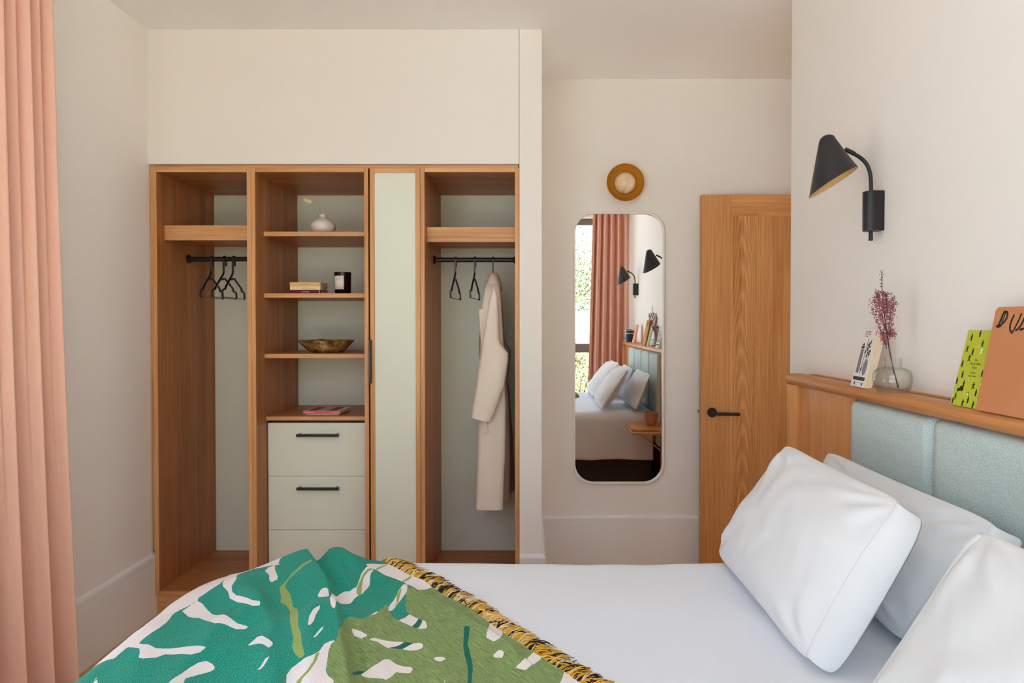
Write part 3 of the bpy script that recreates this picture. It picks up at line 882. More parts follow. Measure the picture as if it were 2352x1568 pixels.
# rounded front rail
pr = [(.986, 1.141), (.988, 1.132), (.994, 1.124), (1.002, 1.121), (1.054, 1.121), (1.054, 1.158), (1.050, 1.1605), (1.010, 1.1605), (.998, 1.158), (.990, 1.151)]
build('ledge_rail', MB().prism(pr, 'y', HY0, HY1), M_HBX, hb, smooth=True, bevel=.004)
build('ledge_strip', MB().box(1.068, XR, HY0, HY1 - .03, 1.10, 1.1605), M_HBX, hb)
build('ledge_bed', MB().box(1.04, XR, HY0, HY1 - .01, 1.085, 1.121), M_HBX, hb)
build('back_board', MB().box(1.062, XR, HY0 + .01, HY1 - .01, 0.0, 1.085), M_HBZ, hb)
for y0, y1, sgn in ((HY1 - .061, HY1, 1), (HY0, HY0 + .061, -1)):
    ym = (y0 + y1) / 2
    P = [(1.062, y0), (1.016, y0), (1.000, y0 + .004), (.990, y0 + .013), (.9875, ym), (.990, y1 - .013), (1.000, y1 - .004), (1.016, y1), (1.062, y1)]
    build('end_post', MB().prism(P, 'z', 0, 1.121), M_HBZ, hb, smooth=True, angle=60)
PW, P0 = .42, .383
build('side_panel', MB().box(1.018, 1.06, P0 + 4 * PW, HY1 - .061, .02, 1.121), M_HBZ, hb)
build('side_panel', MB().box(1.018, 1.06, HY0 + .061, P0, .02, 1.121), M_HBZ, hb)
for k_ in range(4):
    y0 = P0 + k_ * PW
    R_, C_ = 26, 14
    rows = []
    for i in range(R_ + 1):
        row = []
        for j in range(C_ + 1):
            u, v = j / C_ * 2 - 1, i / R_ * 2 - 1
            eu, ev = 1 - abs(u), 1 - abs(v)
            du = min(1, eu * PW / 2 / .022); dv = min(1, ev * .74 / 2 / .022)
            h = math.sqrt(max(0, 1 - (1 - du) ** 2)) * math.sqrt(max(0, 1 - (1 - dv) ** 2))
            su = math.copysign(1 - (1 - abs(u)) ** 1.5, u); sv = math.copysign(1 - (1 - abs(v)) ** 1.5, v)
            du = min(1, (1 - abs(su)) * PW / 2 / .02); dv = min(1, (1 - abs(sv)) * .37 / .02)
            h = math.sqrt(max(0, 1 - (1 - du) ** 2)) * math.sqrt(max(0, 1 - (1 - dv) ** 2))
            row.append((1.03 - .036 * h, y0 + PW / 2 + su * (PW / 2 - .0012), .745 + sv * .3715))
        rows.append(row)
    mbp = MB().grid(rows)
    mbp.box(1.03, 1.062, y0 + .003, y0 + PW - .003, .376, 1.114)
    build('padded_panel', mbp, M_PANEL, hb, smooth=True, angle=80)

# ------------------------------------------------------------------ wall lamps over the bedside tables
M_LIN = mat('warm_cream_lining', lin(226, 186, 132), 0.5)
def make_lamp():
    """local frame: origin on the wall at the bottom of the wall box, -X into the room"""
    root = thing('wall_lamp', 'x', 'wall lamp', (0, 0, 0))
    s = 2.066 / F
    lp = lambda x, y: ((x - 2022) * s, (530.5 - y) * s)          # photo pixel -> local x, z in the lamp plane
    D = [(0, -.020)] + [(-.034 - .022 * math.sin(a), -.0235 * math.cos(a)) for a in [math.radians(q) for q in range(0, 181, 15)]] + [(0, .020)]
    build('wall_box', MB().prism(D, 'z', 0, .1225), M_BLACK, root, local=True, smooth=True, angle=40, bevel=.0008)
    ax = -.0325
    pts = [lp(1942, 346), lp(1950, 350), lp(1962, 356), lp(1974, 363.5), lp(1985, 374), lp(1992, 386), lp(1996, 400), lp(1997.8, 416), lp(1998.3, 432), lp(1998.3, 450), lp(1998.3, 552.5)]
    build('arm', MB().tube(smooth_path([(p[0], 0, p[1]) for p in pts]), [.0058] * 40 + [.0066], 16, up=(0, 1, 0)), M_BLACK, root, local=True, smooth=True)
    build('swivel', MB().tube([(p[0], 0, p[1]) for p in (lp(1938, 343.5), lp(1960, 354.5))], .0068, 14, up=(0, 1, 0)), M_BLACK, root, local=True, smooth=True)
    # oblique cone shade: rings (centre px, in-plane half axis px, depth half axis px)
    def ring(cx_, cy_, hx_, hy_, ry, tilt=0.0, n=64):
        c = lp(cx_, cy_); out = []
        for k in range(n):
            g_ = 2 * math.pi * k / n
            out.append((c[0] + hx_ * s * math.cos(g_), ry * s * math.sin(g_), c[1] - hy_ * s * math.cos(g_) - tilt * s * math.sin(g_)))
        return out
    def cone(sc):
        rs = [ring(1896.5, 311 + (1 - sc) * 30, .5, -.1, .5), ring(1896.5, 311.3 + (1 - sc) * 30, 4 * sc, -.6, 4 * sc), ring(1896.6, 312.4 + (1 - sc) * 29, 8 * sc, -1.3, 8 * sc), ring(1896.8, 314.2 + (1 - sc) * 28, 11.3 * sc, -1.9, 11.2 * sc), ring(1897, 316.8 + (1 - sc) * 26, 14.2 * sc, -2.4, 14 * sc), ring(1897.2, 320 + (1 - sc) * 23, 16.4 * sc, -2.8, 16 * sc), ring(1897.4, 324 + (1 - sc) * 20, 18 * sc, -3.2, 17.5 * sc)]
        for t in (.05, .1, .2, .3, .4, .5, .6, .7, .8, .9, 1.0):
            rs.append(ring(1897.4 + t * 14, 324 + t * 96, (18 + t * 32.5) * sc, -3.2 - t * 25.5, (17.5 + t * 36) * sc, 11 * t * t))
        return rs
    sh = build('shade', MB().loft(cone(1.0), cap=False), M_BLACK, root, local=True, smooth=True, angle=70)
    inner = cone(.965)
    inner[-1] = cone(.985)[-1]
    build('shade_lining', MB().loft(inner, cap=False), M_LIN, sh, local=True, smooth=True, angle=70)
    bc = lp(1901, 372)
    build('bulb', MB().lathe([(.0001, -.022), (.009, -.0205), (.0155, -.014), (.018, -.004), (.0165, .007), (.011, .018), (.009, .03), (.009, .042), (.0001, .042)], (bc[0], 0, bc[1]), 20), M_OPAL, root, local=True, smooth=True)
    build('bulb_holder', MB().lathe([(.013, .03), (.013, .058), (.0001, .058)], (bc[0], 0, bc[1]), 20), M_BLACK, root, local=True, smooth=True)
    return root
lampz = at(0, 530.5, 2.066).z
la = make_lamp(); la.location = (XR, 2.066, lampz)
tag(la, 'black cone wall lamp in full view above the headboard end near the door', 'wall lamp', 'black wall lamps over the bed')
lb_ = copy_tree(la); lb_.location = (XR, 0.391, lampz + .01)
tag(lb_, 'black wall lamp at the window end of the headboard, seen whole only in the mirror', 'wall lamp', 'black wall lamps over the bed')

# ------------------------------------------------------------------ things on the ledge
ZL = 1.1605
def leaning_book(name, label, cat, base, size, lean, yaw=0, group=None):
    """local frame: x = along the cover (towards the camera), z up the cover, y = into the wall; origin bottom-left front of cover"""
    root = thing(name, label, cat, base, group=group)
    M = Matrix.Rotation(yaw, 4, 'Z') @ Matrix.Rotation(math.radians(-90), 4, 'Z') @ Matrix.Rotation(-lean, 4, 'X')
    root.rotation_euler = M.to_euler()
    return root
LG = 'books leaning on the headboard ledge'
# white design paperback
wb = leaning_book('book', 'white paperback with grey drawings leaning beside the glass vase', 'book', (1.0, 2.062, ZL), None, math.radians(13.5), math.radians(-4), LG)
w, h, t = .098, .181, .022
build('cover', MB().box(0, w, 0, .001, 0, h).box(0, w, t - .001, t, 0, h).box(0, .0012, .001, t - .001, 0, h), M_BWHITE, wb, local=True)
build('pages', MB().box(.0012, w - .001, .001, t - .001, .0005, h - .0008), M_PAPER, wb, local=True)
M_PG = mat('grey_halftone', lin(128, 128, 132), 0.7, var=.25, vscale=600)
M_PD = mat('dark_halftone', lin(52, 52, 56), 0.7)
M_PR = mat('red_ink', lin(190, 40, 70), 0.7)
def flat(poly, m_, parent, name='cover_print', e=.0004):
    build(name, MB().prism(poly, 'y', -e, 0), m_, parent, local=True)
flat([(.014, .042), (.034, .042), (.034, .116), (.014, .116)], M_PG, wb)
flat([(.014, .118), (.034, .118), (.034, .126), (.014, .126)], M_PD, wb)
flat([(.015, .128), (.033, .128), (.025, .136)], M_PD, wb)
flat([(.069 + .014 * math.cos(a), .062 + .026 * math.sin(a)) for a in [q * math.pi / 12 for q in range(24)]], M_PG, wb)
flat([(.008, .020), (.088, .020), (.088, .031), (.008, .031)], M_PD, wb)
flat([(.008, .012), (.088, .012), (.088, .0128), (.008, .0128)], M_PG, wb)
for x_ in (.026, .076): flat([(x_ + .004 * math.cos(a), .009 + .0055 * math.sin(a)) for a in [q * math.pi / 6 for q in range(12)]], M_PD, wb)
mb = MB().tube([(.044, -.0002, .040), (.046, -.0002, .06), (.047, -.0002, .10), (.050, -.0002, .15)], .0008, 4)
for z_, x_ in ((.055, .0455), (.108, .0475)): mb.prism([(x_ + .0045 * math.cos(a), z_ + .006 * math.sin(a)) for a in [q * math.pi / 6 for q in range(12)]], 'y', -.0005, 0)
build('cover_drawing', mb, M_PD, wb, local=True)
rnd = random.Random(3)
mb = MB()
for q in range(9):
    x_, z_ = .066 + rnd.uniform(-.010, .012), .098 + q * .0045
    mb.prism([(x_ + rnd.uniform(.003, .006) * math.cos(a), z_ + rnd.uniform(.003, .0065) * math.sin(a)) for a in [p * math.pi / 4 for p in range(8)]], 'y', -.0005, 0)
mb.prism([(.066, .136), (.074, .136), (.071, .147)], 'y', -.0005, 0).prism([(.054, .092), (.082, .092), (.082, .0932), (.054, .0932)], 'y', -.0005, 0)
build('cover_drawing', mb, M_PD, wb, local=True)
for s_, z_, m_ in (('Deyan Sudjic', .171, M_PD), ('The Language', .164, M_PR), ('of Cities', .157, M_PR)):
    tx = text_mb(s_, .0072)
    xform(tx, frame_matrix((.036 if s_ != 'of Cities' else .030, -.0003, z_), (1, 0, 0), (0, 0, 1), (0, -1, 0)))
    build('cover_lettering', tx, m_, wb, fix=False, local=True)
flat([(.088, .160), (.092, .160), (.092, .176), (.088, .176)], M_PR, wb)

# glass vase with heather sprig
gx, gy = 1.022, 1.862
M_GLASS = clear_glass('clear_vase_glass', (0.975, 0.985, 0.975, 1), 1.42, rim=(0.62, 0.66, 0.62, 1))
gv = thing('glass_vase', 'round clear glass vase standing on the headboard ledge', 'vase', (gx, gy, ZL))
build('vessel', MB().lathe([(.0001, .0015), (.034, .0), (.040, .0015), (.0475, .012), (.0508, .030), (.0505, .046), (.047, .058), (.038, .0655), (.0255, .0685), (.0235, .072), (.0235, .0935), (.0245, .095), (.0225, .095), (.0212, .0925), (.0212, .070), (.026, .0655), (.037, .0625), (.0445, .055), (.0475, .044), (.0478, .030), (.045, .015), (.037, .0075), (.0001, .006)], (gx, gy, ZL), 56), M_GLASS, gv, smooth=True, angle=60)
M_TWIG = mat('dark_twig', lin(84, 52, 44), 0.8)
M_HEATH = mat('dusty_pink_blossom', lin(168, 96, 106), 0.85, var=.3, vscale=60)
M_HEATHD = mat('dark_plum_bud', lin(104, 58, 62), 0.85)
hs = thing('heather_sprig', 'sprig of dusty pink heather standing in the clear glass vase', 'dried flower', (gx, gy, ZL + .01))
H = lambda x, y, dd=0.0: at(x, y, gy + dd)
main = bez([(gx + .014, gy - .005, ZL + .011), H(2040, 810), H(2036, 760), H(2028, 700), H(2024, 660), H(2025, 627)], 24)
build('stem', MB().tube(main, [.0021 - .0016 * i / 24 for i in range(25)], 7), M_TWIG, hs, smooth=True)
twigs = [[H(2039, 790), H(2044, 770), H(2048, 740), H(2054, 700), H(2056, 696)],
         [H(2037, 800), H(2030, 780), H(2022, 755), H(2015, 735), H(2003, 706)],
         [H(2036, 770), H(2045, 745), H(2047, 715), H(2044, 690), H(2050, 682)],
         [H(2034, 760), H(2026, 735), H(2018, 712), H(2010, 700), H(2006, 686)],
         [H(2033, 745, .03), H(2040, 715, .03), H(2038, 690, .02), H(2034, 676, .02)],
         [H(2034, 755, -.03), H(2024, 720, -.03), H(2018, 694, -.03), H(2014, 676, -.02)],
         [H(2030, 720), H(2022, 698), H(2018, 682), H(2016, 672)],
         [H(2031, 725), H(2040, 705), H(2036, 686), H(2030, 672)],
         [H(2036, 772, .02), H(2048, 760, .02), H(2050, 768, .02)],
         [H(2036, 790), H(2032, 786), H(2028, 776), H(2029, 760)]]
tm, fm, dm = MB(), MB(), MB()
rnd = random.Random(11)
def blob(mb, c, r):
    z = rnd.random() * 6.28
    a = Vector((math.cos(z), math.sin(z), rnd.uniform(-.5, 1))).normalized() * r
    b_ = a.cross(Vector((0.3, 0.5, .8))).normalized() * r * .7
    c_ = a.cross(b_).normalized() * r * .7
    c = Vector(c)
    mb.add([c + a, c - a, c + b_, c - b_, c + c_, c - c_], [(0, 2, 4), (0, 4, 3), (0, 3, 5), (0, 5, 2), (1, 4, 2), (1, 3, 4), (1, 5, 3), (1, 2, 5)])
for tw in twigs:
    p = bez(tw, 16)
    tm.tube(p, [.0011 - .0008 * i / 16 for i in range(17)], 5)
    for i in range(3, 17):
        for q in range(9):
            o_ = Vector((rnd.gauss(0, .0035), rnd.gauss(0, .006), rnd.gauss(0, .0045)))
            blob(fm if i < 14 or rnd.random() < .4 else dm, p[i] + o_, rnd.uniform(.0018, .0032))
for i in range(9, 25):
    for q in range(11 if i < 19 else 6):
        sp = .006 if i < 18 else .0025
        o_ = Vector((rnd.gauss(0, sp), rnd.gauss(0, sp), rnd.gauss(0, .004)))
        blob(fm if i < 19 else dm, main[i] + o_, rnd.uniform(.0015, .0027))
build('twigs', tm, M_TWIG, hs, smooth=True)
tag(build('blossom', fm, M_HEATH, hs), kind='stuff')
tag(build('buds', dm, M_HEATHD, hs), kind='stuff')

# green paperback
M_GREEN = mat('lime_green_cover', lin(182, 188, 50), 0.5, 0.3)
M_PALEB = mat('pale_blue_edge', lin(196, 222, 232), 0.5)
gb = leaning_book('book', 'lime green paperback with small black figures leaning on the ledge', 'book', (1.0, 1.571, ZL), None, math.radians(13.5), 0, LG)
w, h, t = .111, .181, .012
build('cover', MB().box(0, w, 0, .001, 0, h), M_GREEN, gb, local=True)
build('back_cover', MB().box(0, w, t - .001, t, 0, h).box(-.0008, 0.0006, 0, t, 0, h), M_PALEB, gb, local=True)
build('pages', MB().box(.0012, w - .001, .001, t - .001, .0005, h - .0008), M_PAPER, gb, local=True)
def figure(x, z, s=1.0, kind=0):
    """tiny silhouette of a walking man in coat and hat"""
    q = [(-.0018, .0), (-.0006, .0), (0, .004), (.0007, 0), (.0018, .0), (.0014, .005), (.0022, .0095), (.0008, .0125), (.0006, .0135), (.0013, .0137), (.0007, .0155), (-.0008, .0155), (-.0014, .0137), (-.0006, .0133), (-.001, .0122), (-.0022, .009), (-.0015, .005)]
    if kind == 1: q = [(-.003, 0), (-.0016, 0), (0, .0045), (.0018, .001), (.003, .0012), (.0012, .006), (.0014, .009), (.004, .0115), (.0035, .0122), (.0008, .0115), (.0007, .0135), (.0013, .0137), (.0007, .0155), (-.0008, .0155), (-.0014, .0137), (-.0006, .0133), (-.001, .0118), (-.0036, .0085), (-.003, .008), (-.0012, .0095), (-.0013, .0055)]
    c, s_ = math.cos(.08), math.sin(.08)
    return [(x + s * a * 1.35, z + s * b * 1.05) for a, b in q]
figs = MB(); dots = MB()
fp = [(.018, .156, 0), (.044, .165, 0), (.086, .160, 1), (.060, .142, 0), (.012, .128, 1), (.034, .121, 0), (.084, .126, 0), (.027, .106, 1), (.008, .092, 0), (.092, .103, 0), (.018, .066, 0), (.083, .073, 0), (.004, .050, 0), (.092, .052, 1), (.030, .045, 0), (.064, .043, 1), (.078, .028, 0), (.012, .013, 0), (.058, .009, 0), (.094, .016, 0), (.006, .002, 0), (.042, .0, 1), (.078, .0, 0), (.100, .145, 0), (.104, .085, 0)]
for x_, z_, k_ in fp: figs.prism(figure(x_, z_, 1, k_), 'y', -.0004, 0)
car = [(.012, .034), (.014, .032), (.017, .034), (.027, .036), (.029, .034), (.032, .037), (.034, .042), (.031, .043), (.030, .047), (.022, .047), (.019, .042), (.012, .040)]
figs.prism(car, 'y', -.0004, 0)
tag(build('cover_figures', figs, M_INKK, gb, local=True), kind='stuff')
for x_, z_ in ((.008, .174), (.050, .176), (.010, .140), (.048, .141), (.094, .096), (.004, .100), (.098, .138), (.006, .065), (.044, .062), (.086, .056), (.004, .022), (.045, .024), (.086, .020)):
    dots.prism([(x_ + .0013 * math.cos(a), z_ + .0013 * math.sin(a)) for a in [q * math.pi / 4 for q in range(8)]], 'y', -.0004, 0)
dots.prism(figure(.062, .124, 1, 1), 'y', -.0004, 0)
tag(build('cover_dots', dots, mat('pale_print', lin(226, 236, 196), .6), gb, local=True), kind='stuff')
flat([(.052 + .0028 * math.cos(a), .030 + .0058 * math.sin(a)) for a in [q * math.pi / 8 for q in range(16)]], M_INKK, gb, 'publisher_mark')
flat([(.0522 + .0017 * math.cos(a), .0292 + .0045 * math.sin(a)) for a in [q * math.pi / 8 for q in range(16)]], mat('cream_print', lin(246, 236, 208), .6), gb, 'publisher_mark', .0006)
M_INKD = mat('olive_ink', lin(74, 76, 22), 0.7)
for s_, z_, sz, sh in (('The', .110, .0085, .2), ('Thirty-Nine', .1015, .0085, .2), ('Steps', .093, .0085, .2), ('JOHN', .080, .0062, 0), ('BUCHAN', .0725, .0062, 0)):
    tx = text_mb(s_, sz, shear=sh)
    xform(tx, frame_matrix((.052, -.0003, z_), (1, 0, 0), (0, 0, 1), (0, -1, 0)))
    build('cover_lettering', tx, M_INKD, gb, fix=False, local=True)

# orange-brown book with hand-lettered cover
M_TERRA = mat('terracotta_card_cover', lin(196, 130, 88), 0.75, 0.2, var=.07, vscale=14)
ob = leaning_book('book', 'large terracotta book with black hand-lettered DUB at the ledge end', 'book', (.992, 1.470, ZL), None, math.radians(11), 0, LG)
w, h, t = .172, .232, .028
ro = [(.012 - .012 * math.cos(a), h - .012 + .012 * math.sin(a)) for a in [q * math.pi / 12 for q in range(7)]]
ro2 = [(w - p[0], p[1]) for p in ro[::-1]]
outl = [(0, 0)] + ro + ro2 + [(w, 0)]
build('cover', MB().prism(outl, 'y', 0, .0025).prism(outl, 'y', t - .0025, t).prism([(w - .003, .004), (w, .004), (w, h - .014), (w - .003, h - .014)], 'y', .0025, t - .0025), M_TERRA, ob, local=True)
build('pages', MB().box(.004, w - .004, .0025, t - .0025, .003, h - .004), mat('kraft_pages', lin(178, 128, 92), .9), ob, local=True)
def brush(mb, pts, r=.0024):
    p = bez(pts, 12) if len(pts) > 2 else [Vector(q) for q in pts]
    mb.tube(p, [r * (1 + .25 * math.sin(3 * i)) for i in range(len(p))], 6, ry=.0004, up=(0, 1, 0))
B2 = lambda x, z: (x, -.0002, z)
# letters laid out in millimetres from the top-left corner of the cover
lt = MB()
mm = lambda x, z: B2(x / 1000, h - z / 1000)
brush(lt, [mm(26, 14), mm(24, 26), mm(20, 39), mm(17, 45)], .0032)
brush(lt, [mm(12, 44), mm(16, 41), mm(20, 45)], .0026)
brush(lt, [mm(26, 13), mm(40, 4), mm(47, 22), mm(38, 34), mm(18, 46)], .0030)
brush(lt, [mm(33, 11), mm(31, 24), mm(27, 36)], .0016)
brush(lt, [mm(60, 18), mm(52, 36), mm(50, 52), mm(66, 58)], .0026)
brush(lt, [mm(80, 15), mm(75, 36), mm(64, 57)], .0022)
brush(lt, [mm(93, 18), mm(88, 36), mm(84, 48), mm(72, 52)], .0026)
brush(lt, [mm(93, 18), mm(112, 14), mm(106, 30), mm(92, 32)], .0026)
brush(lt, [mm(92, 32), mm(114, 34), mm(106, 48), mm(84, 50)], .0026)
build('cover_lettering', lt, M_INKK, ob, local=True)

# objects at the window end of the ledge (seen in the mirror)
sb = leaning_book('book', 'slim orange book leaning on the ledge beside the tins', 'book', (1.005, 0.70, ZL), None, math.radians(12), 0, LG)
build('cover', MB().box(0, .13, 0, .0015, 0, .19).box(0, .13, .0125, .014, 0, .19).box(.1285, .13, .0015, .0125, 0, .19), mat('orange_cover', lin(222, 140, 82), .6), sb, local=True)
build('pages', MB().box(.001, .1285, .0015, .0125, .001, .189), M_PAPER, sb, local=True)
M_NAVY = mat('charcoal_tin', lin(44, 48, 56), 0.45, var=.15, vscale=30)
def tin(label, x, y, r, h, m, band, bandm):
    o = thing('tin', label, 'tin', (x, y, ZL), group='tins on the headboard ledge')
    build('tin_body', MB().lathe([(.0001, 0), (r, 0), (r, h - .002), (r - .001, h), (.0001, h)], (x, y, ZL), 36), m, o, smooth=True, angle=40)
    build('tin_rim', MB().lathe([(r - .002, h), (r + .001, h), (r + .001, h + .003), (r - .002, h + .003)], (x, y, ZL), 36), M_BLACK, o, smooth=True, angle=40)
    build('tin_label', MB().lathe([(r + .0003, band[0]), (r + .0003, band[1])], (x, y, ZL), 36), bandm, o, smooth=True)
    return o
tin('tall charcoal tin with printed band on the headboard ledge by the window', 1.034, .225, .043, .118, M_NAVY, (.085, .096), M_GLOSSG)
tin('silver tin with a blue label behind the charcoal tin on the ledge', 1.036, .100, .040, .128, mat('brushed_silver', lin(190, 194, 196), .3, metal=.8), (.02, .055), mat('cyan_label', lin(40, 140, 176), .5))

# ------------------------------------------------------------------ bedside table with cup (seen in the mirror)
bt = thing('bedside_table', 'small floating oak bedside table beside the bed, seen in the mirror', 'table', (.90, 2.26, .545))
def tabletop(z0, z1, ins):
    P = [(1.016, 2.06 + ins), (1.016, 2.47 - ins)] + [(.815 + ins + .04 * math.cos(a) - .04, 2.43 - ins + .04 * math.sin(a)) for a in [math.radians(90 + 9 * q) for q in range(11)]] + [(.815 + ins + .04 * math.cos(a) - .04, 2.10 + ins + .04 * math.sin(a)) for a in [math.radians(180 + 9 * q) for q in range(11)]]
    return MB().prism(P, 'z', z0, z1)
build('table_top', tabletop(.560, .578, 0), M_HBX, bt, smooth=True, bevel=.003)
build('inlay_edge', tabletop(.552, .560, .002), mat('cream_inlay', lin(226, 214, 196), .5), bt, smooth=True)
build('under_top', tabletop(.536, .552, 0), M_HBX, bt, smooth=True, bevel=.003)
build('brace', MB().tube([(.80, 2.30, .538), (1.014, 2.30, .36)], .0055, 10), mat('pale_rose_metal', lin(206, 172, 150), .35, metal=.5), bt, smooth=True)
M_CUP = mottled('dusty_pink_stoneware', [(.3, lin(150, 92, 78)), (.5, lin(196, 140, 122)), (.7, lin(214, 172, 156))], 14, .4)
cx0, cy0 = .905, 2.27
solo('cup', MB().lathe([(.0001, 0), (.028, 0), (.031, .003), (.040, .022), (.050, .055), (.055, .080), (.0562, .100), (.0545, .101), (.052, .082), (.046, .055), (.036, .022), (.0001, .010)], (cx0, cy0, .578), 40), M_CUP, 'round dusty pink stoneware cup on the bedside table', 'cup', (cx0, cy0, .578), smooth=True, angle=50)

# ------------------------------------------------------------------ bed
BX0, BX1, BY0, BY1, BT, BR = -0.95, .985, .43, 2.012, .643, .085
bed = thing('bed', 'double bed on a charcoal upholstered base under white bedding', 'bed', (0, 1.22, 0))
build('base', MB().box(BX0 + .06, .98, BY0 + .06, BY1 - .06, .03, .34), M_CHAR, bed, bevel=.02, seg=3)
for x_ in (BX0 + .15, .88):
    for y_ in (BY0 + .15, BY1 - .15): build('foot', MB().lathe([(.02, 0), (.025, .04)], (x_, y_, 0), 16), M_BLACK, bed, smooth=True)
build('mattress', MB().box(BX0 + .05, .978, BY0 + .05, BY1 - .05, .34, .60), M_WHITE, bed, bevel=.04, seg=4)

def edge(s, r):
    """arclength past the start of a rounded edge -> (out, drop)"""
    if s <= 0: return s, 0.0
    if s < math.pi * r / 2: return r * math.sin(s / r), r * (1 - math.cos(s / r))
    return r, r + (s - math.pi * r / 2)
def on_bed(a, b, off=0.0, zoff=0.0):
    """flattened bedding coordinates (metres) -> point on the bedding surface"""
    r = BR + off
    ox, dx_ = edge((BX0 + BR) - a, r); X = (BX0 + BR) - ox
    if b > 1.2: oy, dy = edge(b - (BY1 - BR), r); Y = (BY1 - BR) + oy
    else: oy, dy = edge((BY0 + BR) - b, r); Y = (BY0 + BR) - oy
    # hanging sides swell out a little
    drop = (dx_ ** 4 + dy ** 4) ** .25
    sag_ = .045 * math.exp(-((a - (BX0 + .02)) ** 2 + (b - (BY1 - .02)) ** 2) / .028)
    return X, Y, BT + off - drop + zoff - sag_
def duvet_h(a, b):
    n = noise.noise
    h = .010 * n(Vector((a * 2.2, b * 2.6, 1))) + .004 * n(Vector((a * 7, b * 5, 4)))
    h += .0025 * n(Vector((a * 3, b * 26, 7))) * max(0, (a - .0) / .9)
    return h
rows = []
na, nb = 120, 120
L_ = .085 * math.pi / 2 + .29
as_ = [BX0 + BR - L_ + (.97 - (BX0 + BR - L_)) * i / na for i in range(na + 1)]
bs_ = [BY0 + BR - L_ + ((BY1 - BR + L_) - (BY0 + BR - L_)) * j / nb for j in range(nb + 1)]
for b in bs_:
    row = []
    for a in as_:
        X, Y, Z = on_bed(a, b)
        Z += duvet_h(a, b)
        sd = max(0, (BT - .1 - Z)) / .3
        wv = .016 * noise.noise(Vector((a * 6, b * 1.5 if abs(b - 1.2) > .7 else b * 6, 2))) * min(1, sd * 1.5)
        if b > BY1 - BR: Y += wv + .012 * sd
        if b < BY0 + BR: Y -= wv + .012 * sd
        if a < BX0 + BR: X -= wv + .012 * sd
        if Z < .30: Z += .012 * noise.noise(Vector((X * 5, Y * 5, 9)))
        row.append((X, Y, Z))
    rows.append(row)
dv = solo('duvet', MB().grid(rows), M_DUVET, 'white cotton duvet spread over the bed, hanging down its sides', 'duvet', (0, 1.22, .60), smooth=True, angle=0)
md = dv.modifiers.new('solidify', 'SOLIDIFY'); md.thickness = .012; md.offset = -1

